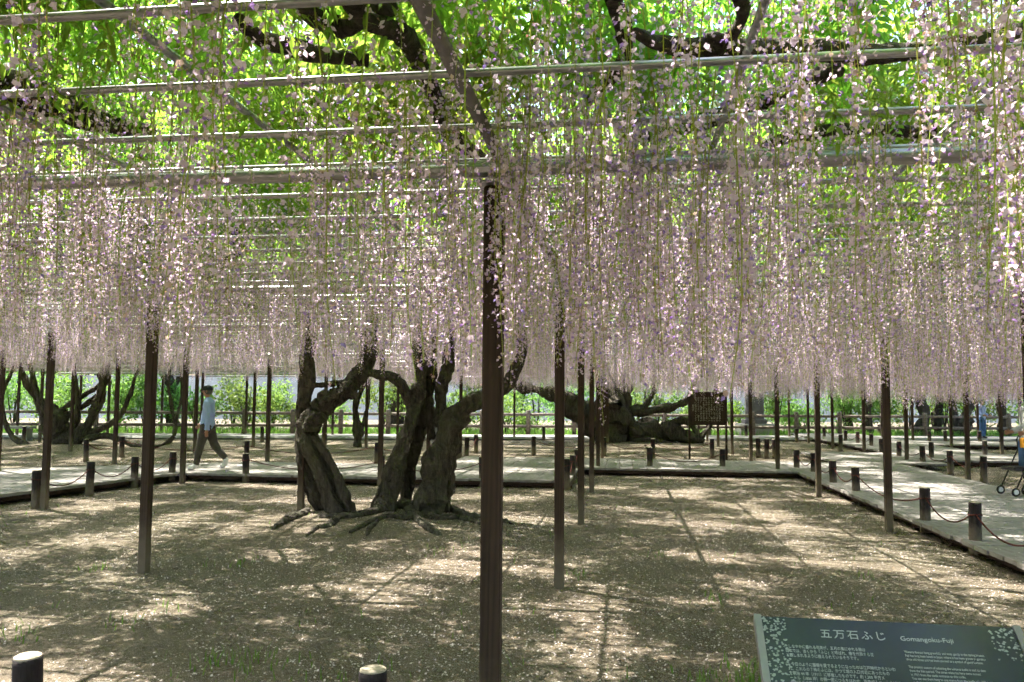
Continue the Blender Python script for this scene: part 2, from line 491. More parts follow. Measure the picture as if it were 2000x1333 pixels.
# the bend that comes towards the camera at the left: boards fan round the corner
LI = [np.array([-8.75, 8.0]), np.array([-6.5, 15.55])]; LO = [np.array([-13.0, 9.0]), np.array([-10.6, 16.4])]
nb = 26
for k in range(nb):
    q = MB(); g = 0.008
    a0, a1 = k / nb + g / 16, (k + 1) / nb - g / 16
    c = [LI[0] + (LI[1] - LI[0]) * a0, LI[0] + (LI[1] - LI[0]) * a1, LO[0] + (LO[1] - LO[0]) * a1, LO[0] + (LO[1] - LO[0]) * a0]
    z = DZ + random.uniform(-.003, .003)
    q.add([[p[0], p[1], z - .045] for p in c] + [[p[0], p[1], z] for p in c], [(0, 1, 2, 3)[::-1], (4, 5, 6, 7), (0, 1, 5, 4), (1, 2, 6, 5), (2, 3, 7, 6), (3, 0, 4, 7)])
    q.build('plank', M['deck'], walk)
ca = UV(-7.75, 11.5); cb = UV(-7.75, 14.4)
for k in range(6):
    t0, t1 = k / 6, (k + 1) / 6 - 0.004
    i0 = np.array([-6.5, 15.56]); i1 = np.array([ca[0] - .01, ca[1]])
    o0 = np.array([-10.6, 16.42]); o1 = np.array([cb[0] - .01, cb[1]])
    # wedge boards between the two runs
    pa = i0 + (i1 - i0) * t0; pb = i0 + (i1 - i0) * t1; pc = o0 + (o1 - o0) * t1; pd = o0 + (o1 - o0) * t0
    q = MB(); z = DZ + random.uniform(-.003, .003)
    c = [pa, pb, pc, pd]
    q.add([[p[0], p[1], z - .045] for p in c] + [[p[0], p[1], z] for p in c], [(3, 2, 1, 0), (4, 5, 6, 7), (0, 1, 5, 4), (1, 2, 6, 5), (2, 3, 7, 6), (3, 0, 4, 7)])
    q.build('plank', M['deck'], walk)
d = LI[1] - LI[0]; L = np.linalg.norm(d); mid = (LI[0] + LI[1]) / 2
MB().box((mid[0] - .13, mid[1] + .03, DZ - .085), (L, .05, .075), math.atan2(d[1], d[0])).build('fascia', M['fascia'], walk)

# ------------------------------------------------------------------ log fence by the path
fen = empty('log_fence', FA, 'long weathered grey log fence with two rails beside the path', 'fence')
FLEN = 54.0; fp = None
FS0 = -6.0
for k in range(28):
    p = FL(FS0 + k * 2.02, 0.6)
    if fp is None:
        q = MB(); q.tube([(0, 0, -.05), (0, 0, .95), (0, 0, 1.08), (0, 0, 1.11)], [.105, .10, .10, .085], 10)
        fp = q.build('post', M['fence'], None, True); fp.parent = fen; o = fp
    else:
        o = fp.copy(); COL.objects.link(o); o.parent = fen
    o.location = Vector(p - FA); o.rotation_euler = (0, 0, random.random() * 6)
for k in range(27):
    for z in (0.93, 0.42):
        s0 = FS0 + k * 2.02 + .08
        q = MB(); q.tube([FL(s0, .6, z), FL(s0 + .95, .6, z + random.uniform(-.015, .015)), FL(s0 + 1.88, .6, z)], .062, 8)
        q.build('rail', M['fence'], fen, True)

# ------------------------------------------------------------------ the arbour: posts, beams, pipes
ZB, ZP = 2.58, 2.70
arb = empty('wisteria_arbour', UV(0, 0), 'large arbour of dark wooden posts carrying a grid of galvanised pipes', 'arbour')
def covered(u, v):
    """where the arbour (and so the flowers) reaches"""
    vm = np.where(u < 2, 30.5, 34.5)
    return (v < vm) & (v > -6)
def flowering(u, v):
    """the far corner round the sprawling stump carries few flowers"""
    return covered(u, v) & ((u > -9.0) | (v < 18.5))
pp = None
PROW = range(-1, 10); PCOL = range(-6, 7)
for j in PROW:
    for i in PCOL:
        if not covered(np.array(i * SU), np.array(j * SV)): continue
        p = UV(i * SU, j * SV)
        if abs(p[0]) > 0.72 * max(p[1], 0) + 5: continue
        if pp is None:
            q = MB(); q.box((0, 0, ZB / 2 - .06), (.084, .084, ZB - .02), bevel=.008)
            pp = q.build('post', M['post']); pp.parent = arb; o = pp
        else:
            o = pp.copy(); COL.objects.link(o); o.parent = arb
        o.location = Vector(p - UV(0, 0)); o.rotation_euler = (0, 0, -YAW + R(random.uniform(-2, 2)))
        q = MB(); q.box((p[0], p[1], ZB - .055), (.14, .12, .012), -YAW); q.tube([UV(i * SU - .11, j * SV, ZB + .012), UV(i * SU + .11, j * SV, ZB + .012)], .040, 10)
        if j <= 4: q.build('bracket', M['steel'], arb)
def long_pipe(a, b, r, name, n=10, mat='steel'):
    q = MB(); q.tube([a, b], r, n); return q.build(name, M[mat], arb, True)
for j in PROW:
    long_pipe(UV(-24, j * SV, ZB + .012), UV(24, j * SV, ZB + .012), .034, 'beam', 14)
k = 0
v = -4.0
while v < 34:
    if min(abs(v - j * SV) for j in PROW) > .10 or True:
        dv = random.uniform(-.03, .03); dz = random.uniform(-.006, .006)
        u0 = -24
        long_pipe(UV(u0, v + dv, ZP + dz), UV(24, v + dv, ZP + dz), .0145, 'pipe')
    v += SV / 7
for i in PCOL:
    long_pipe(UV(i * SU, -5, ZB + .105), UV(i * SU, 31 if i < 0 else 34, ZB + .078), .026, 'beam', 12, 'dull')
    for t in (.25, .5, .75):
        long_pipe(UV((i + t) * SU, -5, ZP + .047), UV((i + t) * SU, 31 if i < 0 else 34, ZP + .033), .015, 'pipe', 8)

# ------------------------------------------------------------------ wisteria trunks
def limb(pts, d0, n_per=7, sides=18, seed=0, lobe=0.16, ridges=3, twist=2.2, fat=.80):
    """pts: (photo x, photo y, offset in depth, radius in photo px at that depth)"""
    P = np.array([[*PX(x, y, d0 + dd), r * (d0 + dd) / FOC] for x, y, dd, r in pts])
    S = spline(P, (len(P) - 1) * n_per + 1)
    rs = np.random.default_rng(seed + 100)
    ph = rs.random(6) * 6.28
    k = len(S)
    wob = rs.normal(0, 1, (k, 3)); wob = np.array([np.convolve(wob[:, a], np.ones(5) / 5, 'same') for a in range(3)]).T
    S[:, 3] *= fat
    S[:, 3] *= 1 + .30 * np.convolve(rs.normal(0, 1, k), np.ones(4) / 4, 'same')
    S[:, :3] += wob * S[:, 3:4] * 0.34
    knots = [(rs.random(), rs.random() * 6.28, rs.uniform(.12, .3), rs.uniform(.03, .07)) for _ in range(int(3 + len(P)))]
    jit = rs.normal(0, .045, (k, sides))
    def lob(t, ang, i):
        s = 1 + lobe * np.sin(ridges * ang + ph[0] + twist * 6.28 * t) + lobe * .5 * np.sin((ridges + 2) * ang + ph[1] - twist * 5 * t)
        for kt, ka, kh, kw in knots:
            s = s + kh * np.exp(-((t - kt) / kw) ** 2) * np.exp(-(1 - np.cos(ang - ka)) * 3)
        return s * (1 + jit[i])
    q = MB(); q.tube(S[:, :3], np.maximum(S[:, 3], .012), sides, lobes=lob)
    return q
def grow(root, items, d0, mat, names='trunk', sides=24, fat=.80):
    for s, it in enumerate(items):
        nm = names
        if isinstance(it, tuple): nm, it = it
        kw = dict(lobe=.21, ridges=4, twist=.9) if nm == 'trunk' else dict(lobe=.12, ridges=3, twist=.8)
        kw['fat'] = fat
        limb(it, d0, seed=s * 7 + int(abs(it[0][0])), sides=sides, **kw).build(nm, mat, root, True)

wis = empty('wisteria_tree', TREE, 'twisted old wisteria with several leaning trunks, bare roots and long lilac flower clusters', 'tree', 'wisteria trees')
DT = TREE[1] - .36
grow(wis, [
    ('trunk', [(664, 1014, 0, 28), (645, 965, .0, 21), (618, 902, 0, 17), (602, 858, -.05, 20), (604, 828, -.06, 23), (628, 800, 0, 23), (662, 774, 0, 21), (690, 747, .1, 19), (712, 715, .15, 18), (722, 665, .2, 16), (724, 600, .3, 14), (712, 520, .45, 12), (690, 455, .7, 11)]),
    ('trunk', [(634, 1012, .2, 15), (602, 940, .18, 14), (588, 880, .17, 14), (588, 815, .12, 17), (594, 765, .1, 17), (604, 700, .1, 15), (611, 640, .1, 13), (606, 560, .1, 12), (596, 470, .2, 10)]),
    ('limb', [(596, 752, .05, 9), (640, 750, .03, 7), (672, 748, .05, 8), (694, 742, .08, 9)]),
    ('limb', [(610, 850, -.14, 7), (640, 890, -.16, 8), (664, 940, -.16, 9), (678, 980, -.14, 10), (690, 1016, -.12, 13)]),
    ('limb', [(716, 728, .12, 11), (738, 733, .05, 10), (764, 738, .0, 11), (784, 752, .02, 12), (798, 778, .05, 13), (806, 806, .05, 12)]),
    ('trunk', [(740, 1014, 0, 29), (760, 960, 0, 22), (781, 900, 0, 20), (801, 840, 0, 20), (816, 780, .05, 18), (823, 725, .1, 15), (816, 655, .1, 12), (806, 580, .15, 11), (790, 480, .3, 9)]),
    ('trunk', [(786, 1002, .5, 14), (800, 930, .55, 14), (814, 860, .42, 14), (822, 800, .3, 14), (826, 740, .25, 11), (832, 660, .25, 9)]),
    ('limb', [(728, 1004, .16, 12), (754, 935, .2, 9), (776, 880, .18, 9), (796, 830, .12, 9)]),
    ('trunk', [(838, 1014, -.02, 31), (850, 945, 0, 25), (860, 880, 0, 26), (880, 825, 0, 27), (918, 792, -.1, 23), (955, 775, -.2, 17), (990, 752, -.25, 13), (1012, 715, -.25, 11), (1020, 660, -.25, 10), (1022, 590, -.2, 9)]),
    ('trunk', [(868, 1004, .2, 16), (874, 930, .18, 16), (880, 865, .14, 20), (888, 815, .1, 18)]),
    ('limb', [(868, 835, .12, 17), (861, 785, .16, 14), (870, 728, .2, 14), (879, 665, .22, 12), (892, 590, .25, 10), (905, 500, .4, 9)]),
    ('limb', [(846, 860, .2, 11), (837, 800, .24, 10), (842, 748, .25, 10), (848, 690, .28, 9), (846, 620, .3, 8)]),
    ('limb', [(806, 1018, -.16, 9), (814, 988, -.15, 10), (830, 955, -.10, 9), (842, 920, -.04, 8)]),
], DT, M['bark'])
for s, it in enumerate([
        [(626, 1013, 6), (675, 1014, 8), (728, 1008, 8), (770, 1001, 9), (812, 1000, 10), (848, 1004, 7)],
        [(684, 1036, 3), (715, 1024, 5), (752, 1014, 6), (800, 1016, 7), (830, 1010, 7)],
        [(789, 990, 7), (803, 1006, 8), (830, 1026, 7), (848, 1036, 6), (862, 1041, 3)],
        [(600, 1004, 8), (572, 1012, 8), (550, 1022, 6), (533, 1030, 3)],
        [(850, 1000, 10), (885, 1000, 9), (915, 1008, 7), (960, 1010, 6), (1000, 1020, 3)],
        [(830, 1012, 7), (860, 1014, 8), (900, 1013, 6), (940, 1022, 3)],
        [(735, 1020, 4), (722, 1031, 4), (716, 1040, 2)],
        [(655, 1018, 8), (640, 1026, 6), (618, 1030, 4), (596, 1042, 2)]]):
    P = []
    for x, y, r in it:
        g = GP(x, y, .04); rr = r * g[1] / FOC * 1.25
        P.append([g[0], g[1], float(ground_z(g[0], g[1])) + rr * .12, rr])
    S = spline(P, len(P) * 6); rs = np.random.default_rng(s)
    S[:, :3] += rs.normal(0, .008, (len(S), 3))
    jit = rs.normal(0, .07, (len(S), 12))
    q = MB(); q.tube(S[:, :3], np.maximum(S[:, 3], .01), 12, lobes=lambda t, a, i: 1 + .14 * np.sin(2 * a + 6 * t) + jit[i])
    q.build('root', M['bark'], wis, True)

lwt = empty('wisteria_tree', LTREE, 'sprawling black wisteria stump with arms fanning out before the log fence', 'tree', 'wisteria trees')
grow(lwt, [
    ('trunk', [(122, 884, 0, 42), (118, 850, 0, 36), (112, 820, 0, 29), (100, 795, .1, 18)]),
    ('trunk', [(95, 876, .2, 20), (92, 840, .2, 22), (86, 805, .15, 16), (70, 775, .1, 12), (50, 742, 0, 11), (36, 706, 0, 10), (22, 678, 0, 9), (6, 640, 0, 8)]),
    ('limb', [(88, 808, 0, 12), (72, 765, 0, 9), (60, 722, 0, 9), (48, 692, .1, 9), (30, 660, .2, 8)]),
    ('trunk', [(130, 868, 0, 30), (160, 845, 0, 23), (182, 808, 0, 16), (198, 765, 0, 14), (206, 728, 0, 12), (212, 690, .1, 10), (222, 650, .2, 8)]),
    ('limb', [(112, 806, .1, 11), (146, 784, .1, 9), (182, 762, .1, 8), (204, 745, .1, 8)]),
    ('limb', [(116, 822, .1, 9), (152, 802, .1, 8), (190, 774, .1, 7)]),
    ('limb', [(140, 842, 0, 13), (151, 802, -.1, 9), (148, 752, -.1, 8), (144, 705, 0, 7), (142, 660, 0, 6)]),
    ('limb', [(160, 852, 0, 16), (203, 834, 0, 10), (234, 812, 0, 8), (254, 772, 0, 8), (264, 738, 0, 7), (276, 708, 0, 6), (284, 670, 0, 5)]),
    ('limb', [(160, 856, -.1, 13), (208, 852, -.1, 9), (250, 866, -.2, 8), (292, 874, -.2, 7), (328, 864, -.2, 7), (341, 840, -.2, 6), (334, 792, -.1, 6), (330, 752, 0, 5), (334, 700, 0, 5)]),
    ('limb', [(338, 848, -.2, 5), (349, 805, -.1, 5), (356, 762, 0, 5), (352, 715, 0, 4)]),
    ('limb', [(92, 876, -.1, 7), (48, 870, -.1, 9), (20, 846, 0, 8), (6, 806, 0, 7), (4, 768, 0, 7), (18, 736, 0, 7), (30, 700, 0, 6)]),
], LTREE[1], M['bark'], sides=12, fat=.56)

rwt = empty('wisteria_tree', RTREE, 'massive reclining wisteria arching to a boulder-like base behind the notice board', 'tree', 'wisteria trees')
grow(rwt, [
    ('trunk', [(970, 700, .3, 9), (985, 735, .2, 10), (1012, 753, .1, 12), (1050, 762, 0, 15), (1085, 776, 0, 20), (1118, 790, 0, 23), (1145, 805, 0, 25), (1168, 828, 0, 28), (1192, 856, 0, 24)]),
    ('trunk', [(1230, 872, 0, 28), (1224, 828, 0, 23), (1216, 778, 0, 21), (1209, 735, 0, 17), (1204, 690, 0, 13), (1196, 640, 0, 10)]),
    ('trunk', [(1186, 872, -.5, 28), (1194, 830, -.5, 36), (1196, 795, -.4, 28), (1190, 768, -.2, 16), (1182, 730, 0, 10)]),
    ('trunk', [(1232, 852, 0, 28), (1270, 846, .2, 27), (1310, 848, .2, 23), (1345, 856, 0, 16), (1375, 862, 0, 10)]),
    ('limb', [(1232, 806, 0, 13), (1268, 803, 0, 9), (1308, 797, 0, 9), (1338, 782, 0, 8), (1356, 752, 0, 7), (1368, 710, 0, 6)]),
    ('limb', [(1252, 800, 0, 9), (1264, 786, 0, 6), (1276, 764, 0, 5), (1278, 730, 0, 4)]),
    ('limb', [(1300, 830, 0, 9), (1332, 824, 0, 8), (1356, 836, 0, 6), (1362, 866, 0, 6)]),
    ('limb', [(1354, 868, -.1, 6), (1374, 848, -.1, 6), (1390, 826, -.1, 5), (1396, 790, 0, 5), (1400, 740, 0, 4)]),
    ('root', [(1230, 862, -.3, 10), (1270, 862, -.5, 8), (1320, 868, -.6, 5)]),
], RTREE[1], M['bark'], sides=14)

def small_tree(pxl, items, lab, cat='tree', group=None, mat='bark', sides=10):
    b = GP(*pxl)
    e = empty('wisteria_tree' if mat == 'bark' else 'tree', b, lab, cat, group)
    grow(e, items, b[1], M[mat], sides=sides)
    return e
small_tree((699, 873), [
    ('trunk', [(700, 876, 0, 9), (699, 845, 0, 9), (695, 805, 0, 8), (702, 772, 0, 6), (714, 742, 0, 5), (720, 700, 0, 4)]),
    ('limb', [(703, 845, 0, 7), (713, 815, 0, 5), (719, 783, 0, 4), (722, 740, 0, 3)])],
    'slim young wisteria forking into two thin stems by the path', group='wisteria trees')
small_tree((1880, 852), [
    ('trunk', [(1874, 856, 0, 16), (1884, 825, 0, 13), (1896, 795, 0, 9), (1906, 760, 0, 8), (1914, 715, 0, 6)]),
    ('trunk', [(1868, 856, .2, 12), (1866, 820, .2, 9), (1862, 780, .2, 8), (1864, 730, .2, 6)])],
    'leaning wisteria with two dark stems beside a person in blue', group='wisteria trees')

# ------------------------------------------------------------------ flower clusters and leaves
def raceme_mesh(seed, L=0.85, full=1.0):
    rs = np.random.default_rng(seed)
    V = []; F = []; MI = []
    def tri(a, b, c, mi):
        n = len(V); V.extend([a, b, c]); F.append((n, n + 1, n + 2)); MI.append(mi)
    # stem
    ns = 9; bend = rs.normal(0, .025, 2)
    def sp(t): return np.array([bend[0] * math.sin(t * 3) + .006 * math.sin(9 * t + seed), bend[1] * math.sin(t * 2.4) + .006 * math.cos(8 * t), -L * t])
    ring = []
    for i in range(ns + 1):
        t = i / ns; r = .0024 * (1 - .6 * t); c = sp(t)
        ring.append([c + r * np.array([math.cos(a), math.sin(a), 0]) for a in (0, 2.09, 4.19)])
    for i in range(ns):
        for j in range(3):
            a, b, c, d = ring[i][j], ring[i][(j + 1) % 3], ring[i + 1][(j + 1) % 3], ring[i + 1][j]
            tri(a, b, c, 4); tri(a, c, d, 4)
    nf = int(66 * L / .85)
    ang = rs.random() * 6.28
    drop = rs.uniform(.05, .4) * (1.25 - full)             # upper flowers have fallen on older clusters
    for k in range(nf):
        t = 0.06 + 0.94 * (k + rs.random() * .6) / nf
        ang += 2.4 + rs.normal(0, .35)
        c = sp(min(t, 1))
        pl = (.034 - .020 * t) * rs.uniform(.75, 1.2)
        out = np.array([math.cos(ang), math.sin(ang), 0])
        e = c + out * pl * .9 + np.array([0, 0, -pl * rs.uniform(.1, .6)])
        side = np.array([-out[1], out[0], 0])
        tri(c - side * .0009, c + side * .0009, e, 4 if rs.random() < .6 else 3)
        x = rs.random()
        if t < drop * 1.2 and x < .75 or x < .12 + .2 * (1 - full):
            s = .0055; tri(e + side * s * .6, e - side * s * .6, e + np.array([0, 0, -s]) + out * s, 3); continue
        s = (.0126 - .0040 * t) * (1.10 if seed % 2 else .92) * rs.uniform(.8, 1.2)
        tilt = rs.normal(0, .35)
        up = np.array([0, 0, 1.0]) * math.cos(.5 + tilt) + out * math.sin(.5 + tilt)
        sd = side * math.cos(rs.normal(0, .5)) + up * rs.normal(0, .2)
        mi = 0 if rs.random() < .88 else 2
        # banner petal: folded back and notched
        top = e + up * s * 1.05 - out * s * .05
        l1 = e + sd * s * .78 + up * s * .45 - out * s * .35; r1 = e - sd * s * .78 + up * s * .45 - out * s * .35
        l2 = e + sd * s * .5 + up * s * 1.2 - out * s * .2; r2 = e - sd * s * .5 + up * s * 1.2 - out * s * .2
        tri(e, l1, top, mi); tri(e, top, r1, mi); tri(l1, l2, top, mi); tri(r1, top, r2, mi)
        # wings and keel: violet, pushed forward and down
        if rs.random() < .92:
            mk = 1 if rs.random() < .42 else 0
            k1 = e + out * s * 1.25 - up * s * .75; kb = e + up * s * .2 + out * s * .1
            kl = e + sd * s * .46 + out * s * .5 - up * s * .35; kr = e - sd * s * .46 + out * s * .5 - up * s * .35
            kt = e + out * s * .95 + up * s * .05
            tri(kb, kl, kt, mk); tri(kl, k1, kt, mk); tri(kb, kt, kr, mk); tri(kt, k1, kr, mk)
        tri(e + sd * .002, e - sd * .002, e + np.array([0, 0, .0045]), 3)
    return fast_mesh('raceme', np.array(V), np.array(F), MI, [M['petal'], M['keel'], M['faded'], M['calyx'], M['stem']])

def leaf_arrays(seed):
    """one pinnate leaf: a drooping rachis with paired leaflets, base at the origin, pointing +x"""
    rs = np.random.default_rng(seed + 900)
    V = []
    out = np.array([1.0, 0, 0]); Lr = rs.uniform(.20, .30); rise = rs.uniform(-.2, .45); droop = rs.uniform(.5, 1.3); yb = rs.normal(0, .12)
    def rp(t): return out * Lr * t + np.array([0, yb * Lr * t * t, Lr * (rise * t - droop * t * t)])
    npair = 6
    for i in range(npair + 1):
        t = .22 + .78 * i / npair
        c = rp(t); tg = rp(t + .05) - rp(t - .05); tg /= np.linalg.norm(tg)
        sd0 = np.cross(tg, [0, 0, 1.0]); sd0 /= np.linalg.norm(sd0) + 1e-9
        nm = np.cross(sd0, tg)
        for s_ in ((-1, 1) if i < npair else (0,)):
            ll = rs.uniform(.055, .080) * (1 - .25 * abs(t - .6)); lw = ll * rs.uniform(.17, .23)
            dr = sd0 * s_ * .85 + tg * (.5 if s_ else 1.0) + np.array([0, 0, rs.uniform(-.6, .05)]); dr /= np.linalg.norm(dr)
            wd = np.cross(dr, nm + rs.normal(0, .25, 3)); wd /= np.linalg.norm(wd) + 1e-9
            fold = np.cross(wd, dr) * lw * rs.uniform(.2, .5)
            m1 = c + dr * ll * .36; m2 = c + dr * ll * .72; tip = c + dr * ll + np.array([0, 0, -.006])
            V += [c, m1 + wd * lw + fold, m2 + wd * lw * .7 + fold, tip, c, tip, m2 - wd * lw * .7 + fold, m1 - wd * lw + fold]
    sdv = np.array([0, .0014, 0]); p0, p1, p2 = rp(0), rp(.5), rp(1.0)
    V += [p0 - sdv, p0 + sdv, p1 + sdv, p1 - sdv, p1 - sdv, p1 + sdv, p2 + sdv * .4, p2 - sdv * .4]
    return np.array(V)
LEAVES = [leaf_arrays(k) for k in range(10)]
def leaf_tile(seed, size=1.3, count=430, gapf=.40):
    """a square of canopy with its own gaps"""
    rs = np.random.default_rng(seed + 40); out = []; k = 0
    ox, oy = rs.uniform(0, 50, 2)
    while k < count:
        x, y = rs.uniform(-size / 2, size / 2, 2)
        g = fbm(x * 1.5 + ox, y * 1.5 + oy, 6, 2)
        if rs.random() > np.clip((g - gapf) * 14, .015, 1):
            if rs.random() < .5: k += 1
            continue
        k += 1
        a = rs.random() * 6.28; tl = rs.normal(0, .25); ca, sa, ct, st_ = math.cos(a), math.sin(a), math.cos(tl), math.sin(tl)
        RM = np.array([[ca, -sa, 0], [sa, ca, 0], [0, 0, 1]]) @ np.array([[1, 0, 0], [0, ct, -st_], [0, st_, ct]])
        out.append((LEAVES[rs.integers(0, 10)] * rs.uniform(.8, 1.25)) @ RM.T + [x, y, rs.random() ** 1.2 * .65])
    return np.concatenate(out)

def scatter_own(name, pts, rot, scl, ids, variants, mats):
    """the object's mesh holds the variant pieces and the places; the node tree copies one to the other"""
    nv = len(variants); V = np.concatenate([np.asarray(pts)] + variants)
    var = np.concatenate([np.full(len(pts), -1)] + [np.full(len(a), k) for k, a in enumerate(variants)])
    F = np.arange(len(pts), len(V)).reshape(-1, 4)
    me = fast_mesh(name, V, F, None, mats)
    z = len(V) - len(pts)
    for nm, ty, dat in (('rot', 'FLOAT_VECTOR', np.concatenate([rot, np.zeros((z, 3))])), ('scl', 'FLOAT', np.concatenate([scl, np.ones(z)])), ('pick', 'INT', np.concatenate([ids, np.zeros(z, int)])), ('var', 'INT', var)):
        a = me.attributes.new(nm, ty, 'POINT')
        if ty == 'FLOAT_VECTOR': a.data.foreach_set('vector', np.asarray(dat, np.float32).ravel())
        else: a.data.foreach_set('value', np.asarray(dat, np.int32 if ty == 'INT' else np.float32))
    o = bpy.data.objects.new(name, me); COL.objects.link(o)
    ng = bpy.data.node_groups.new(name, 'GeometryNodeTree')
    ng.interface.new_socket('Geometry', in_out='INPUT', socket_type='NodeSocketGeometry')
    ng.interface.new_socket('Geometry', in_out='OUTPUT', socket_type='NodeSocketGeometry')
    N = ng.nodes; Lk = ng.links.new
    gi, go = N.new('NodeGroupInput'), N.new('NodeGroupOutput')
    def attr(nm, ty):
        n = N.new('GeometryNodeInputNamedAttribute'); n.data_type = ty; n.inputs['Name'].default_value = nm; return n.outputs['Attribute']
    va = attr('var', 'INT')
    def pick(k):
        c = N.new('FunctionNodeCompare'); c.data_type = 'INT'; c.operation = 'EQUAL'
        a_, b_ = [q for q in c.inputs if q.type == 'INT'][:2]; Lk(va, a_); b_.default_value = k
        sp = N.new('GeometryNodeSeparateGeometry'); sp.domain = 'POINT'
        Lk(gi.outputs[0], sp.inputs['Geometry']); Lk(c.outputs[0], sp.inputs['Selection']); return sp.outputs['Selection']
    iop = N.new('GeometryNodeInstanceOnPoints'); g2i = N.new('GeometryNodeGeometryToInstance')
    for k in range(nv): Lk(pick(k), g2i.inputs[0])
    e2r = N.new('FunctionNodeEulerToRotation'); Lk(attr('rot', 'FLOAT_VECTOR'), e2r.inputs[0])
    Lk(pick(-1), iop.inputs['Points']); Lk(g2i.outputs[0], iop.inputs['Instance'])
    iop.inputs['Pick Instance'].default_value = True
    Lk(attr('pick', 'INT'), iop.inputs['Instance Index']); Lk(e2r.outputs[0], iop.inputs['Rotation']); Lk(attr('scl', 'FLOAT'), iop.inputs['Scale'])
    Lk(iop.outputs[0], go.inputs[0])
    md = o.modifiers.new('scatter', 'NODES'); md.node_group = ng
    return o

def scatter_tree(name, pts, rot, scl, ids, protos):
    me = bpy.data.meshes.new(name)
    me.vertices.add(len(pts)); me.vertices.foreach_set('co', np.asarray(pts, np.float32).ravel())
    for nm, ty, dat in (('rot', 'FLOAT_VECTOR', rot), ('scl', 'FLOAT', scl), ('pick', 'INT', ids)):
        a = me.attributes.new(nm, ty, 'POINT')
        if ty == 'FLOAT_VECTOR': a.data.foreach_set('vector', np.asarray(dat, np.float32).ravel())
        else: a.data.foreach_set('value', np.asarray(dat, np.int32 if ty == 'INT' else np.float32))
    o = bpy.data.objects.new(name, me); COL.objects.link(o)
    ng = bpy.data.node_groups.new(name, 'GeometryNodeTree')
    ng.interface.new_socket('Geometry', in_out='INPUT', socket_type='NodeSocketGeometry')
    ng.interface.new_socket('Geometry', in_out='OUTPUT', socket_type='NodeSocketGeometry')
    N = ng.nodes; Lk = ng.links.new
    gi, go = N.new('NodeGroupInput'), N.new('NodeGroupOutput')
    iop = N.new('GeometryNodeInstanceOnPoints'); jn = N.new('GeometryNodeJoinGeometry')
    for p in protos:
        oi = N.new('GeometryNodeObjectInfo'); oi.inputs['Object'].default_value = p; oi.inputs['As Instance'].default_value = True
        oi.transform_space = 'ORIGINAL'
        Lk(oi.outputs['Geometry'], jn.inputs[0])
    def attr(nm, ty):
        n = N.new('GeometryNodeInputNamedAttribute'); n.data_type = ty; n.inputs['Name'].default_value = nm; return n.outputs['Attribute']
    e2r = N.new('FunctionNodeEulerToRotation'); Lk(attr('rot', 'FLOAT_VECTOR'), e2r.inputs[0])
    Lk(gi.outputs[0], iop.inputs['Points']); Lk(jn.outputs[0], iop.inputs['Instance'])
    iop.inputs['Pick Instance'].default_value = True
    Lk(attr('pick', 'INT'), iop.inputs['Instance Index']); Lk(e2r.outputs[0], iop.inputs['Rotation']); Lk(attr('scl', 'FLOAT'), iop.inputs['Scale'])
    Lk(iop.outputs[0], go.inputs[0])
    md = o.modifiers.new('scatter', 'NODES'); md.node_group = ng
    return o

def region_points(dens, z0, z1, ch, margin=2.5):
    """random points over the covered part of the arbour that the view and its light need"""
    n = int(dens * 50 * 44)
    u = rng.uniform(-26, 24, n); v = rng.uniform(-6, 38, n)
    ok = covered(u, v)
    p = P0 + np.outer(u, AX) + np.outer(v, AY)
    ok &= np.abs(p[:, 0]) < 0.66 * np.maximum(p[:, 1], 0) + margin
    ok &= p[:, 1] > -2.5
    p = p[ok]; u, v = u[ok], v[ok]
    return p, u, v

def split_near(P3, size, count, tipz):
    """indices of the pieces that show largest in the frame"""
    sx0, sy0, d = project(P3)
    mid = P3.copy(); mid[:, 2] = (P3[:, 2] + tipz) / 2
    sx, sy, d2 = project(mid)
    ins = (sx > -20) & (sx < 2020) & (sy > -40) & (sy < 1333) & (d2 > .3)
    sc = np.where(ins, size / np.maximum(d2, .3), 0)
    order = np.argsort(-sc)
    return order[:count], order[count:]

# racemes ----------------------------------------------------
NV = 12
protos = [raceme_mesh(k, .85, 1.0 if k % 3 else .62) for k in range(NV)]
p, u, v = region_points(170, 0, 0, 3)
ok = flowering(u, v); p, u, v = p[ok], u[ok], v[ok]
thin = np.interp(np.hypot(p[:, 0], p[:, 1]), [0, 2.3, 2.8, 5, 9, 16, 30], [1, 1, .58, .42, .25, .165, .135])
thin = np.where(p[:, 1] < .5, .15, thin)
sel = rng.random(len(p)) < thin
p, u, v = p[sel], u[sel], v[sel]
dens = fbm(p[:, 0] * .9, p[:, 1] * .9, 3) * .7 + fbm(p[:, 0] * .22, p[:, 1] * .22, 4) * .5
keep = rng.random(len(p)) < np.clip((dens - .39) * 5.0, .08, 1)
p, u, v, dens = p[keep], u[keep], v[keep], dens[keep]
n = len(p)
Lbase = np.interp(u, [-14, -6, 0, 5, 12], [.56, .66, .80, .95, 1.03]) * (.80 + .45 * (fbm(p[:, 0] * .35, p[:, 1] * .35, 5) - .1))
Ln = Lbase * rng.triangular(.35, .95, 1.28, n)
zt = 2.64 + .52 * rng.random(n)
Ln = Ln + (zt - 2.72) * .95
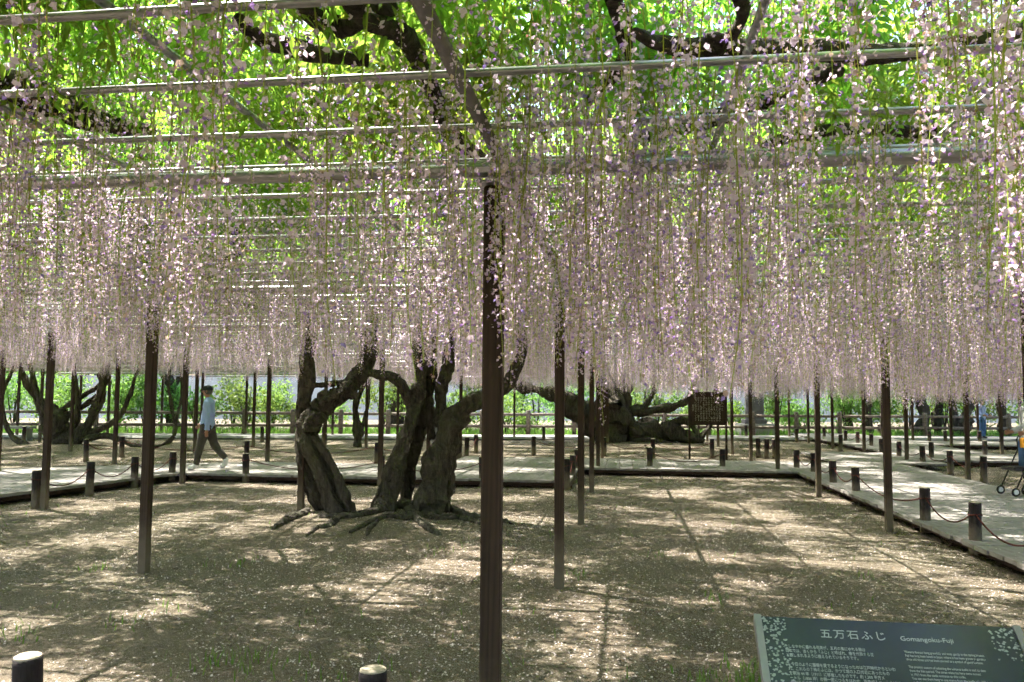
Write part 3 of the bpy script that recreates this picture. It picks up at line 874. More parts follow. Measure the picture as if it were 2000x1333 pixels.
# an open space round the camera, a few long clusters hanging close by on the right
dist = np.hypot(p[:, 0], p[:, 1])
ok = (dist > 1.15) | (p[:, 1] < -.4)
Ln = np.where((dist < 2.1) & (p[:, 1] > 0), np.minimum(Ln, np.maximum(.3, zt - 1.6 - rng.uniform(.22, .40, n) * dist)), Ln)   # trimmed above head height close by
p, Ln, zt = p[ok], Ln[ok], zt[ok]; n = len(p)
extra = [(PX(1925, 560, 1.05), .95), (PX(1985, 330, 1.25), .8), (PX(1165, 832, 7.2), 1.28), (PX(1185, 800, 7.6), 1.2), (PX(1085, 395, 1.9), .72), (PX(1120, 330, 2.0), .62),
         (PX(310, 120, 1.6), .7), (PX(640, 60, 1.45), .6), (PX(1800, 420, 1.5), .75), (PX(480, 330, 2.0), .7), (PX(60, 420, 1.8), .8), (PX(1660, 400, 1.75), .7), (PX(830, 380, 2.1), .75)]
for tip, L in extra:
    p = np.vstack([p, tip[:2]]); Ln = np.append(Ln, L); zt = np.append(zt, tip[2] + L)
n = len(p)
P3 = np.column_stack([p, zt])
rot = np.column_stack([rng.normal(0, .035, n), rng.normal(0, .035, n), rng.uniform(0, 6.28, n)])
scl = Ln / .85; ids = rng.integers(0, NV, n)
near, far = split_near(P3, Ln, 300, zt - Ln)
ids[near[:NV]] = np.arange(NV)
pobj = [None] * NV
for k in near:
    o = bpy.data.objects.new('flower_raceme', protos[ids[k]]); COL.objects.link(o)
    o.parent = wis; o.location = Vector(P3[k] - TREE); o.rotation_euler = rot[k]; o.scale = (scl[k],) * 3
    if pobj[ids[k]] is None: pobj[ids[k]] = o
fm = scatter_tree('flower_mass', P3[far] - TREE, rot[far], scl[far], ids[far], pobj)
fm.parent = wis; tag(fm, kind='stuff')
NRAC = n

# leaves -----------------------------------------------------
NT = 10
tiles = [leaf_tile(k, gapf=.40 + .05 * (k % 3)) for k in range(NT)]
gu, gv = np.meshgrid(np.arange(-27, 26, 1.12), np.arange(-6, 36.5, 1.12)); gu = gu.ravel() + rng.normal(0, .12, gu.size); gv = gv.ravel() + rng.normal(0, .12, gv.size)
p = P0 + np.outer(gu, AX) + np.outer(gv, AY)
ok = covered(gu, gv) & (np.abs(p[:, 0]) < .66 * np.maximum(p[:, 1], 0) + 4.5) & (p[:, 1] > -3.5)
p = p[ok]; n = len(p)
P3 = np.column_stack([p, 3.06 + rng.uniform(-.04, .08, n)])
rot = np.column_stack([rng.normal(0, .03, n), rng.normal(0, .03, n), rng.integers(0, 4, n) * math.pi / 2 - YAW])
lm = scatter_own('leaf_mass', P3 - TREE, rot, rng.uniform(.95, 1.08, n), rng.integers(0, NT, n), tiles, [M['leaf']])
lm.parent = wis; tag(lm, kind='stuff')
# leaves of the underside nearest the camera, one by one
lmesh = [fast_mesh('leaf', a, np.arange(len(a)).reshape(-1, 4), None, [M['leaf']]) for a in LEAVES]
cnt = 0
while cnt < 150:
    d_ = 1.7 + 3.6 * rng.random() ** 1.3; x_ = rng.uniform(-.66, .66) * d_
    if vnoise(x_ * 1.6, d_ * 1.6, 2) < .42: continue
    z_ = rng.uniform(2.80, 3.02)
    X_, Y_, _d = project((x_, d_, z_ - .08))
    if not (-30 < X_ < 2030 and -40 < Y_ < 700): continue
    o = bpy.data.objects.new('leaf', lmesh[cnt % 10]); COL.objects.link(o); o.parent = wis
    o.location = Vector(np.array([x_, d_, z_]) - TREE); o.rotation_euler = (rng.normal(0, .3), rng.normal(.25, .35), rng.uniform(0, 6.28)); o.scale = (rng.uniform(.7, 1.0),) * 3
    cnt += 1
print('racemes', NRAC, 'leaf tiles', n)

# vines lying over the pipes ---------------------------------
def vine(pts, name='branch', sides=9, seed=0):
    P = np.array(pts, float); S = spline(P, (len(P) - 1) * 8 + 1); rs = np.random.default_rng(seed)
    wob = np.array([np.convolve(rs.normal(0, 1, len(S)), np.ones(6) / 6, 'same') for _ in range(3)]).T
    S[:, :3] += wob * S[:, 3:4] * .5
    jit = rs.normal(0, .06, (len(S), sides))
    q = MB(); q.tube(S[:, :3], np.maximum(S[:, 3], .008), sides, lobes=lambda t, a, i: 1 + .12 * np.sin(2 * a + 9 * t) + jit[i])
    return q.build(name, M['bark'], wis, True)
def PXZ(x, y, z, r):
    """branch point at height z seen at photo x, y"""
    g = GP(x, y, z); return [g[0], g[1], g[2], r * .62]
for s, it in enumerate([
        [(1240, 60, 2.80, .03), (1320, 92, 2.80, .055), (1500, 96, 2.80, .06), (1680, 100, 2.82, .06), (1850, 92, 2.84, .055), (2050, 60, 2.86, .05)],
        [(1640, 130, 2.82, .05), (1560, 165, 2.82, .055), (1470, 205, 2.82, .05), (1340, 250, 2.82, .06), (1240, 268, 2.82, .04)],
        [(1400, -60, 2.86, .04), (1450, 20, 2.84, .035), (1425, 70, 2.82, .03), (1380, 72, 2.82, .025)],
        [(-60, 120, 2.82, .09), (40, 175, 2.82, .11), (130, 215, 2.83, .11), (190, 235, 2.85, .08), (300, 260, 2.86, .05)],
        [(640, -40, 2.84, .05), (720, 30, 2.82, .05), (800, 90, 2.82, .055), (850, 190, 2.82, .06), (880, 260, 2.82, .06), (960, 330, 2.82, .05)],
        [(470, 40, 2.84, .045), (540, 95, 2.84, .05), (640, 110, 2.84, .05), (720, 120, 2.84, .04)],
        [(560, -40, 2.88, .06), (650, 60, 2.86, .06), (760, 10, 2.86, .05)],
        [(1820, 260, 2.82, .05), (1640, 255, 2.8, .045), (1540, 270, 2.82, .04), (1450, 310, 2.84, .035)],
        [(1205, -30, 2.86, .04), (1215, 60, 2.84, .045), (1210, 130, 2.84, .04), (1150, 200, 2.84, .03)]]):
    vine([PXZ(*a) for a in it], seed=s)
for s in range(46):
    uu, vv = rng.uniform(-14, 14), rng.uniform(2, 30)
    if not covered(np.array(uu), np.array(vv)): continue
    a = rng.uniform(0, 6.28); P = []; r0 = rng.uniform(.03, .075)
    for k in range(6):
        b = UV(uu, vv); P.append([b[0], b[1], 2.80 + rng.uniform(-.02, .10), r0 * (1 - .13 * k)])
        uu += math.cos(a) * .7; vv += math.sin(a) * .7; a += rng.normal(0, .4)
    vine(P, seed=s + 50, sides=8)

# ------------------------------------------------------------------ bollards and ropes
_bl = {}
def bollard(p, label, group, h=.55, r=.062):
    e = empty('bollard', p, label, 'bollard', group)
    key = (h, r)
    if key not in _bl:
        q = MB(); q.tube([(0, 0, -.05), (0, 0, .1), (0, 0, h - .03), (0, 0, h - .006)], [r * 1.04, r * 1.02, r, r * .97], 16)
        b = q.build('body', M['bollard'], None, True); b.parent = e
        q = MB(); q.tube([(0, 0, h - .006), (0, 0, h), (0, 0, h + .004)], [r * .95, r * .93, r * .80], 16); t = q.build('cap', M['bollard_top']); t.parent = e
        q = MB()
        a = np.linspace(0, 2 * math.pi, 19)
        q.tube(np.column_stack([np.cos(a) * (r + .006), np.sin(a) * (r + .006), np.full(19, h - .13) + .008 * np.sin(a * 2)]), .006, 6, cap=False)
        g = q.build('rope_loop', M['rope'], None, True); g.parent = e
        _bl[key] = (b, t, g)
    else:
        for c in _bl[key]:
            o = c.copy(); COL.objects.link(o); o.parent = e
    e.rotation_euler = (R(random.uniform(-1.5, 1.5)), R(random.uniform(-1.5, 1.5)), random.random() * 6)
    return np.array(p, float)
def rope(a, b, label, group, h=.42, sag=.17):
    t = np.linspace(0, 1, 15)[:, None]
    A = np.array(a) + [0, 0, h]; B = np.array(b) + [0, 0, h]
    d = (B - A) / np.linalg.norm(B - A)
    A = A + d * .06; B = B - d * .06
    P = A * (1 - t) + B * t; P[:, 2] -= (4 * t * (1 - t))[:, 0] * sag
    q = MB(); q.tube(P, .0085, 6); o = q.build('rope', M['rope'], None, True); centre(o)
    tag(o, label, 'rope', group)
def row(pxs, label, group, rl=None, join=True, z=0.0, **kw):
    ps = []
    for x, y in pxs:
        g = GP(x, y, z)
        if z == 0: g[2] = float(ground_z(g[0], g[1]))
        ps.append(bollard(g, label, group, **kw))
    if join:
        for a, b in zip(ps, ps[1:]):
            if np.linalg.norm(a - b) < 7: rope(a, b, rl or ('sagging red-brown rope ' + label.split(' bollard ')[1].replace('standing', 'strung')), 'ropes: ' + group)
    return ps
row([(70, 992), (174, 966), (262, 950), (335, 938)], 'black wooden bollard standing along the bend of the boardwalk', 'bollards along the boardwalk bend')
row([(480, 941), (745, 944), (942, 950)], 'black wooden bollard standing behind the twisted wisteria at the boardwalk front', 'bollards behind the twisted wisteria')
row([(168, 901), (237, 893), (481, 904), (735, 908), (893, 904)], 'black wooden bollard standing at the rear edge of the boardwalk behind the walking man', 'bollards at the rear edge')
row([(893 + 18, 893), (930, 886)], 'black wooden bollard standing by the cross path just past the twisted wisteria', 'bollards by the cross path')
row([(1107, 955), (1118, 943), (1127, 928), (1129, 921)], 'black wooden bollard standing in the close row at the boardwalk end', 'close row at the boardwalk end')
row([(1270, 924), (1411, 925)], 'black wooden bollard standing in front of the boardwalk before the notice board', 'bollards before the notice board')
row([(1042, 890), (1180, 891), (1275, 894), (1391, 895)], 'black wooden bollard standing behind the boardwalk near the reclining wisteria', 'bollards near the reclining wisteria')
row([(1481, 893), (1497, 895), (1512, 896)], 'black wooden bollard standing in the tight cluster beside the notice board', 'tight cluster beside the notice board')
C = row([(1556, 927), (1590, 936), (1628, 959), (1673, 977), (1808, 1040), (1905, 1084)], 'black wooden bollard standing along the wide walkway before the stroller', 'bollards along the wide walkway')
C2 = bollard((C[-1] + (C[-1] - C[-2]) * 1.05) * [1, 1, 0], 'black wooden bollard standing along the wide walkway before the stroller', 'bollards along the wide walkway')
rope(C[-1], C2, 'sagging red-brown rope strung along the wide walkway before the stroller', 'ropes: bollards along the wide walkway')
row([(1756, 902), (1803, 914), (1857, 927), (1922, 944)], 'black wooden bollard standing along the far side of the wide walkway', 'bollards on the walkway far side')
row([(1722, 893), (1820, 905), (1924, 899)], 'black wooden bollard standing by the low cross walkway', 'bollards by the cross walkway', join=False)
row([(1610, 860), (1652, 869), (1675, 874), (1702, 880)], 'black wooden bollard standing along the walkway leading to the log fence', 'bollards towards the fence')
row([(1556, 864), (1642, 882), (1717, 853)], 'black wooden bollard standing apart on bare soil before the log fence', 'lone bollards', join=False)
row([(1816, 870), (1847, 870), (1914, 871)], 'black wooden bollard standing at the farthest cross walkway', 'bollards at the farthest walkway', join=False)
row([(46, 868), (512, 863), (632, 862), (1062, 861), (1457, 855)], 'black wooden bollard standing beside the concrete path', 'bollards beside the concrete path', join=False)
N1 = GP(62, 1279, .5); N2 = GP(730, 1308, .5)
for p_, lb in ((N1, 'near black bollard with pale sawn top and red rope, cut by frame'), (N2, 'black bollard with pale sawn top at the foot of the foremost arbour post')):
    p_[2] = 0; bollard(p_, lb, 'foreground bollards', h=.5, r=.058)
N0 = N1 + (N1 - N2) * .9; N3 = np.array([2.0, 2.55, 0])
rope(N1, N2, 'dark red rope sagging between the two pale-topped foreground bollards', 'ropes: foreground', h=.37, sag=.2)
rope(N0, N1, 'dark red rope leaving the foreground bollard away from the post', 'ropes: foreground', h=.37, sag=.08)
bollard(N0, 'black bollard outside the rope beyond the foreground pair', 'foreground bollards', h=.5, r=.058)

# ------------------------------------------------------------------ information panel
def text(body, size, loc, rot, name, mat, parent, align='LEFT', space=1.0, line=1.0, sx=1.0):
    c = bpy.data.curves.new(name, 'FONT'); c.body = body; c.size = size; c.align_x = align; c.align_y = 'TOP'
    c.space_character = space; c.space_line = line; c.extrude = 0.0004; c.resolution_u = 2
    c.materials.append(mat)
    tmp = bpy.data.objects.new(name, c); COL.objects.link(tmp)
    me = bpy.data.meshes.new_from_object(tmp.evaluated_get(bpy.context.evaluated_depsgraph_get())); me.name = name
    bpy.data.objects.remove(tmp)
    o = bpy.data.objects.new(name, me); COL.objects.link(o); o.parent = parent
    o.location = Vector([float(k) for k in loc]) - rootof(parent); o.rotation_euler = rot.to_euler(); o.scale = (sx, 1, 1)
    return o
TL = np.array([.832, 2.88, .868]); TR = np.array([1.662, 2.752, .868])
ex = (TR - TL); PW = np.linalg.norm(ex); ex /= PW
hz = np.cross(ex, [0, 0, 1.0]); hz /= np.linalg.norm(hz)             # horizontal, towards the camera
if hz[1] > 0: hz = -hz
ta = R(38)
ed = hz * math.cos(ta) + np.array([0, 0, -math.sin(ta)])             # down the slope
en = np.cross(ex, -ed); en = en if en[2] > 0 else -en
PH = .58
def SP(a, b, c=0.0): return TL + ex * a + ed * b + en * c
srot = Matrix((tuple(ex), tuple(-ed), tuple(en))).transposed()
sgn = empty('information_panel', (SP(PW / 2, PH / 2)[0], SP(PW / 2, PH / 2)[1], 0), 'slanted dark green information panel with white Japanese and English text', 'sign')
def slab(a0, a1, b0, b1, c0, c1, name, mat):
    q = MB(); q.add([SP(a, b, c) for c in (c0, c1) for a, b in ((a0, b0), (a1, b0), (a1, b1), (a0, b1))],
                    [(0, 1, 2, 3), (7, 6, 5, 4), (0, 4, 5, 1), (1, 5, 6, 2), (2, 6, 7, 3), (3, 7, 4, 0)])
    return q.build(name, mat, sgn)
slab(.024, PW - .024, 0, PH, -.02, 0, 'panel', M['panel'])
slab(0, .0235, -.004, PH + .004, -.032, .006, 'frame', M['panel_metal'])
slab(PW - .0235, PW, -.004, PH + .004, -.032, .006, 'frame', M['panel_metal'])
for a in (.12, PW - .12):
    b_ = SP(a, .28, -.03); t_ = MB(); t_.box((b_[0], b_[1], b_[2] / 2 - .02), (.06, .06, b_[2] + .02), math.atan2(ex[1], ex[0])); t_.build('leg', M['panel_metal'], sgn)
text('五万石ふじ', .038, SP(.205, .042, .0006), srot, 'title', M['ink'], sgn, space=1.25)
text('Gomangoku-Fuji', .0245, SP(.455, .052, .0006), srot, 'title', M['ink'], sgn)
jp = ['　しなやかに垂れる花房が、五月の風にゆれる藤は', '日本では、古くから「ふじ」と呼ばれ、春を代表する花', 'と親しまれるように植えられているそうです。', '',
      '　今日のように藤棚を愛でるようになったのは江戸時代からといわ', 'れ、これらの７株のふじは、かつて城の入口付近にあったもの', 'を明治 44 年（1911）に移植したものです。約 1,300 平方メ', 'ートル（1800 坪）の棚一面につるをはわせ、花房が１メートルほど', 'になるその様から、長い間多くの人に愛されて親しまれます。', '',
      '　五万石ふじは、岡崎藩の市街に続く五万石の石高にちなみ名', 'に親しみ名付けられています。５月の初旬、かつての城郭跡', '所である公園は今も変わらず市民に親しまれています。']
text('\n'.join(jp), .0148, SP(.085, .108, .0006), srot, 'japanese_text', M['ink'], sgn, line=1.12, sx=.74)
en_t = ['Wisteria flowers hang gracefully and sway gently in the spring breeze.', 'Fuji has long been loved in Japan, where it has been grown in gardens', 'since old times and has been planted as a symbol of good fortune.', '',
        'The present custom of admiring the wisteria trellis is said to date', 'from the Edo period. The seven wisterias here were moved', 'in 1911 from the castle entrance to this trellis.', 'You can see them hang to one metre from the trellis of 1,300 square m', 'at their peak, which is an impressive sight in early May.', '',
        'This wisteria is called Gomangoku-Fuji in connection to the value of the', 'Okazaki domain, fifty thousand koku, and is loved by the people of', 'Okazaki as the flower that speaks of the castle and its history in', 'Okazaki Castle.']
text('\n'.join(en_t), .0122, SP(.455, .108, .0006), srot, 'english_text', M['ink'], sgn, line=1.12, sx=.70)
for (a0, a1, b0, b1, nn) in ((.028, .098, .002, .30, 150), (PW - .105, PW - .028, .002, .13, 60)):
    q = MB(); rs = np.random.default_rng(3)
    for k in range(nn):
        a, b = rs.uniform(a0, a1), b0 + (b1 - b0) * rs.random() ** 1.3; s = rs.uniform(.003, .0075); t = rs.random() * 6
        if b + s > PH or b - s < 0: continue
        pts = [SP(a + s * c * math.cos(t + j), b + s * math.sin(t + j) * .7, .0008 + k * 2e-6) for j, c in zip(np.arange(0, 6.2, 1.05), (1, .6, 1, .7, 1, .5))]
        q.add(pts, [tuple(range(len(pts)))])
    q.build('printed_flowers', M['print_a'], sgn)

# ------------------------------------------------------------------ brown notice board
NB = GP(1382, 898); NB[2] = 0
nb_ = empty('notice_board', NB, 'brown wooden notice board with columns of vertical writing on two posts', 'sign')
bx0, bx1 = PX(1346, 800, NB[1]), PX(1418, 800, NB[1]); zb, zt_ = PX(1380, 829, NB[1])[2], PX(1380, 768, NB[1])[2]
bw = bx1[0] - bx0[0]; bc = (bx0[0] + bx1[0]) / 2
MB().box((bc, NB[1], (zb + zt_) / 2), (bw - .06, .035, zt_ - zb - .04)).build('panel', M['board'], nb_)
for z, h in ((zb, .05), (zt_, .05)): MB().box((bc, NB[1] - .01, z), (bw + .02, .06, h)).build('frame', M['board'], nb_)
for x in (bx0[0], bx1[0]): MB().box((x, NB[1], (zt_ + .03) / 2 - .03), (.05, .05, zt_ + .09)).build('leg', M['board'], nb_)
lines = ['五万石ふじ', '岡崎公園の藤は岡崎藩の', '石高五万石にちなみ名付', 'けられ、市民に長く親し', 'まれてきた藤です。棚の', '広さは千三百平方メート', 'ルに及び、五月の上旬に', 'は長く垂れた花房が咲き', 'そろい、見事な紫の花の', '幕をつくります。藤は市', 'の花に指定されています', '岡崎市']
rotv = Matrix(((1, 0, 0), (0, 0, -1), (0, 1, 0)))
colw = (bw - .14) / len(lines)
for k, s in enumerate(lines):
    x = bx1[0] - .07 - (k + .5) * colw
    zz = zt_ - .06 - (.26 if k == len(lines) - 1 else 0.05 if k else 0)
    text('\n'.join(s), colw * (.95 if k in (0,) else .80), (x, NB[1] - .0185, zz), rotv, 'writing', M['ink2'], nb_, 'CENTER', line=1.06 if k else 1.3)

# ------------------------------------------------------------------ stone monument and concrete benches by the path
mo = GP(1475, 851); mo[2] = 0
mt = empty('stone_monument', mo, 'dark upright stone monument on a pale concrete plinth', 'monument')
MB().box(mo + [0.05, 0, .26], (1.75, .9, .56), .05, bevel=.03).build('plinth', M['concrete'], mt)
q = MB(); zz = PX(1475, 828, mo[1])[2]
MB().box(mo + [-.05, 0, .56 + .09], (1.05, .55, .2), .05, bevel=.02).build('base', M['stone'], mt)
MB().box(mo + [-.02, 0, .75 + .62], (.85, .26, 1.25), .05, bevel=.09).build('slab', M['stone'], mt)
for x, y, lab in ((22, 860, 'pale concrete bench beside the sprawling wisteria stump'), (826, 857, 'small grey concrete bench glimpsed between the twisted trunks')):
    b_ = GP(x, y); b_[2] = .0
    e = empty('concrete_bench', b_, lab, 'bench', 'concrete benches')
    MB().box(b_ + [0, 0, .46], (1.5, .45, .09), .05, bevel=.015).build('seat', M['concrete'], e)
    for s in (-.55, .55): MB().box(b_ + [s, s * .05, .205], (.18, .38, .43), .05).build('leg', M['concrete'], e)

# ------------------------------------------------------------------ people
def person(base, yaw, J, bones, parts, label, scale=1.0, cap=None, hair=None):
    """J joints in metres (x = facing direction is -x), bones (a, b, ra, rb, region)"""
    e = empty('person', base, label, 'person')
    names = list(J); ix = {k: i for i, k in enumerate(names)}
    me = bpy.data.meshes.new('body')
    me.from_pydata([J[k][:3] for k in names], [(ix[a], ix[b]) for a, b, _ in bones], [])
    tmp = bpy.data.objects.new('body', me); COL.objects.link(tmp)
    sk = tmp.modifiers.new('skin', 'SKIN'); sk.use_smooth_shade = True; sk.branch_smoothing = .4
    for i, k in enumerate(names):
        r = J[k][3]; r = r if isinstance(r, tuple) else (r, r)
        me.skin_vertices[0].data[i].radius = r
        me.skin_vertices[0].data[i].use_root = (k == 'pelvis')
    sb = tmp.modifiers.new('sub', 'SUBSURF'); sb.levels = 2; sb.render_levels = 2
    dg = bpy.context.evaluated_depsgraph_get()
    ev = bpy.data.meshes.new_from_object(tmp.evaluated_get(dg))
    bpy.data.objects.remove(tmp)
    nV = len(ev.vertices); co = np.empty(nV * 3); ev.vertices.foreach_get('co', co); co = co.reshape(-1, 3)
    no = np.empty(nV * 3); ev.vertices.foreach_get('normal', no); no = no.reshape(-1, 3)
    polys = [tuple(q.vertices) for q in ev.polygons]
    cen = np.array([co[list(q)].mean(0) for q in polys])
    best = np.full(len(polys), 1e9); reg = np.zeros(len(polys), int); regs = sorted(set(b[2] for b in bones))
    for a, b, g in bones:
        A = np.array(J[a][:3]); B = np.array(J[b][:3]); ab = B - A
        t = np.clip(((cen - A) @ ab) / (ab @ ab), 0, 1)
        rr = lambda r: r if not isinstance(r, tuple) else sum(r) / 2
        dd = np.linalg.norm(cen - (A + t[:, None] * ab), axis=1) / (rr(J[a][3]) * (1 - t) + rr(J[b][3]) * t)
        hit = dd < best; best[hit] = dd[hit]; reg[hit] = regs.index(g)
    cz, sz = math.cos(yaw), math.sin(yaw); RZ = np.array([[cz, -sz, 0], [sz, cz, 0], [0, 0, 1]])
    base = np.asarray(base, float)
    def put(sel, infl, name, mat, noise=0.0):
        use = sorted({i for k in sel for i in polys[k]}); mp = {i: n for n, i in enumerate(use)}
        nn = (fbm(co[use][:, 2] * 14, co[use][:, 0] * 9 + co[use][:, 1] * 5, 2) - .5) * noise
        V = (co[use] + no[use] * (infl + nn[:, None])) * scale
        q = MB(); q.add(V @ RZ.T + base, [tuple(mp[i] for i in polys[k]) for k in sel])
        return q.build(name, mat, e, True)
    put(range(len(polys)), 0.0, 'body', M['skin'])
    for g, (nm, mat, infl, noi) in parts.items():
        put(np.where(reg == regs.index(g))[0], infl, nm, mat, noi)
    H = np.array(J['head'][:3])
    def ell(c, r, name, mat, zmin=-2, zmax=2, xmin=-9, n=14, k=9):
        q = MB(); th = np.linspace(0, 2 * math.pi, n, endpoint=False)
        zz_ = np.linspace(max(-1, zmin), min(1, zmax), k); V = []
        for z_ in zz_:
            rr_ = math.sqrt(max(0, 1 - z_ * z_)) + .001
            V += [[c[0] + r[0] * rr_ * math.cos(a), c[1] + r[1] * rr_ * math.sin(a), c[2] + r[2] * z_] for a in th]
        f = [(i * n + j, i * n + (j + 1) % n, (i + 1) * n + (j + 1) % n, (i + 1) * n + j) for i in range(k - 1) for j in range(n)]
        f += [tuple(range(n - 1, -1, -1)), tuple((k - 1) * n + j for j in range(n))]
        q.add((np.array(V) * scale) @ RZ.T + base, f); return q.build(name, mat, e, True)
    # face: nose, ears, eyes, mouth
    ell(H + [-.098, 0, -.005], (.018, .013, .022), 'nose', M['skin'], n=8, k=5)
    for s in (-1, 1):
        ell(H + [.012, s * .079, .0], (.018, .010, .030), 'ear', M['skin'], n=8, k=5)
        ell(H + [-.081, s * .033, .022], (.008, .012, .006), 'eye', M['hair'], n=8, k=5)
    ell(H + [-.086, 0, -.050], (.006, .022, .004), 'mouth', M['skin'], n=8, k=5)
    if hair: ell(H + [.022, 0, .020], (.088, .083, .105), 'hair', hair, zmin=-.75)
    if cap:
        ell(H + [.006, 0, .045], (.108, .092, .085), 'cap', cap, zmin=-.25)
        q = MB(); V = []
        for z_ in (.024, .034):
            V += [[H[0] - .07 - .09 * math.sin(a), H[1] - .082 * math.cos(a), H[2] + z_ - .018 * math.sin(a)] for a in np.linspace(0, math.pi, 9)]
        f = [tuple(range(8, -1, -1)), tuple(range(9, 18))] + [(i, i + 1, i + 10, i + 9) for i in range(8)] + [(8, 0, 9, 17)]
        q.add((np.array(V) * scale) @ RZ.T + base, f); q.build('cap_brim', cap, e)
    return e
def hand(J, bones, pre, w, d, side, up=(0, 0, 1)):
    """palm and five fingers from wrist w along direction d"""
    w = np.array(w); d = np.array(d, float); d /= np.linalg.norm(d)
    s = np.array([0, 1.0, 0]); f = np.cross(d, s); f /= np.linalg.norm(f)      # fan fingers along f
    pm = w + d * .055; J[pre + 'palm'] = (*pm, (.034, .020)); bones.append((pre + 'wrist', pre + 'palm', 'skin'))
    for k, (o, L) in enumerate(((-.027, .062), (-.009, .072), (.009, .068), (.026, .054))):
        a = w + d * .088 + f * o; b = a + d * L * .55 + s * side * .006; c = a + d * L * .85 + s * side * .026
        J['%sk%d' % (pre, k)] = (*a, .010); J['%sm%d' % (pre, k)] = (*b, .0088); J['%st%d' % (pre, k)] = (*c, .0075)
        bones += [(pre + 'palm', '%sk%d' % (pre, k), 'skin'), ('%sk%d' % (pre, k), '%sm%d' % (pre, k), 'skin'), ('%sm%d' % (pre, k), '%st%d' % (pre, k), 'skin')]
    a = w + d * .045 - f * .034; b = a + d * .030 - f * .014 + s * side * .012
    J[pre + 'u0'] = (*a, .011); J[pre + 'u1'] = (*b, .009)
    bones += [(pre + 'palm', pre + 'u0', 'skin'), (pre + 'u0', pre + 'u1', 'skin')]

def body(walk=True):
    J = dict(pelvis=(0, 0, .86, (.135, .105)), waist=(0, 0, 1.0, (.135, .105)), chest=(.025, 0, 1.20, (.155, .115)), collar=(.02, 0, 1.36, (.10, .08)),
             neck=(.0, 0, 1.435, .052), chin=(-.035, 0, 1.49, (.056, .062)), head=(-.02, 0, 1.555, (.078, .092)), crown=(-.01, 0, 1.625, (.070, .078)))
    bones = [('pelvis', 'waist', 'shirt'), ('waist', 'chest', 'shirt'), ('chest', 'collar', 'shirt'), ('collar', 'neck', 'skin'), ('neck', 'chin', 'skin'), ('chin', 'head', 'skin'), ('head', 'crown', 'skin')]
    if walk:
        legs = {'n': [(-.01, -.09, .80, .098), (-.10, -.09, .47, .068), (-.165, -.09, .11, .046), (-.20, -.09, .05, .042), (-.32, -.10, .035, .034)],
                'f': [(.03, .09, .80, .098), (.13, .09, .47, .068), (.36, .09, .215, .046), (.365, .09, .13, .042), (.265, .10, .035, .034)]}
        arms = {'n': [(.045, -.195, 1.335, .062), (.10, -.235, 1.05, .047), (.085, -.235, .80, .034)],
                'f': [(.0, .195, 1.335, .062), (-.03, .235, 1.06, .047), (-.19, .215, .90, .034)]}
        hd = {'n': (-.10, 0, -1), 'f': (-.75, 0, -.65)}
    else:
        legs = {'n': [(.0, -.09, .80, .098), (-.02, -.10, .47, .068), (.0, -.10, .11, .046), (-.01, -.10, .05, .042), (-.13, -.11, .035, .034)],
                'f': [(.0, .09, .80, .098), (-.03, .10, .47, .068), (.02, .10, .11, .046), (.01, .10, .05, .042), (-.11, .11, .035, .034)]}
        arms = {'n': [(.02, -.195, 1.335, .062), (.04, -.24, 1.06, .047), (-.17, -.20, .98, .034)],
                'f': [(.02, .195, 1.335, .062), (.04, .24, 1.06, .047), (-.17, .20, .98, .034)]}
        hd = {'n': (-1, 0, -.1), 'f': (-1, 0, -.1)}
    for s in 'nf':
        for k, v_ in zip(('hip', 'knee', 'ankle', 'heel', 'toe'), legs[s]): J[s + k] = v_
        bones += [('pelvis', s + 'hip', 'trousers'), (s + 'hip', s + 'knee', 'trousers'), (s + 'knee', s + 'ankle', 'trousers'), (s + 'ankle', s + 'heel', 'shoe'), (s + 'heel', s + 'toe', 'shoe')]
        for k, v_ in zip(('shoulder', 'elbow', 'wrist'), arms[s]): J[s + k] = v_
        bones += [('collar', s + 'shoulder', 'shirt'), (s + 'shoulder', s + 'elbow', 'shirt'), (s + 'elbow', s + 'wrist', 'shirt')]
        hand(J, bones, s, arms[s][2][:3], hd[s], 1 if s == 'n' else -1)
    return J, bones
mp_ = GP(402, 918, DZ); mp_[2] = DZ + .003
J, bones = body(True)
person(mp_, R(0), J, bones, {'shirt': ('shirt', M['shirt'], .014, .02), 'trousers': ('trousers', M['trousers'], .016, .022), 'shoe': ('shoe', M['shoe'], .012, 0)},
       'man in dark cap, pale blue shirt and white shoes striding along the boardwalk', 1.0, cap=M['cap'], hair=M['hair'])
J, bones = body(False)
pb = PX(1919, 850, 35.0); pb[2] = .08
person(pb, R(120), J, bones, {'shirt': ('top', M['shirt'], .016, .02), 'trousers': ('jeans', M['jeans'], .016, .02), 'shoe': ('shoe', M['black'], .012, 0)},
       'distant person in blue jeans and pale top standing behind the leaning wisteria', 1.0, hair=M['hair'])
sp_ = GP(2018, 968, DZ); sp_[2] = DZ + .003
J, bones = body(False)
person(sp_, R(0), J, bones, {'shirt': ('top', M['grey_top'], .016, .02), 'trousers': ('trousers', M['trousers'], .016, .02), 'shoe': ('shoe', M['black'], .012, 0)},
       'person in light grey top behind a stroller, mostly hidden by an arbour post', 1.0, hair=M['hair'])
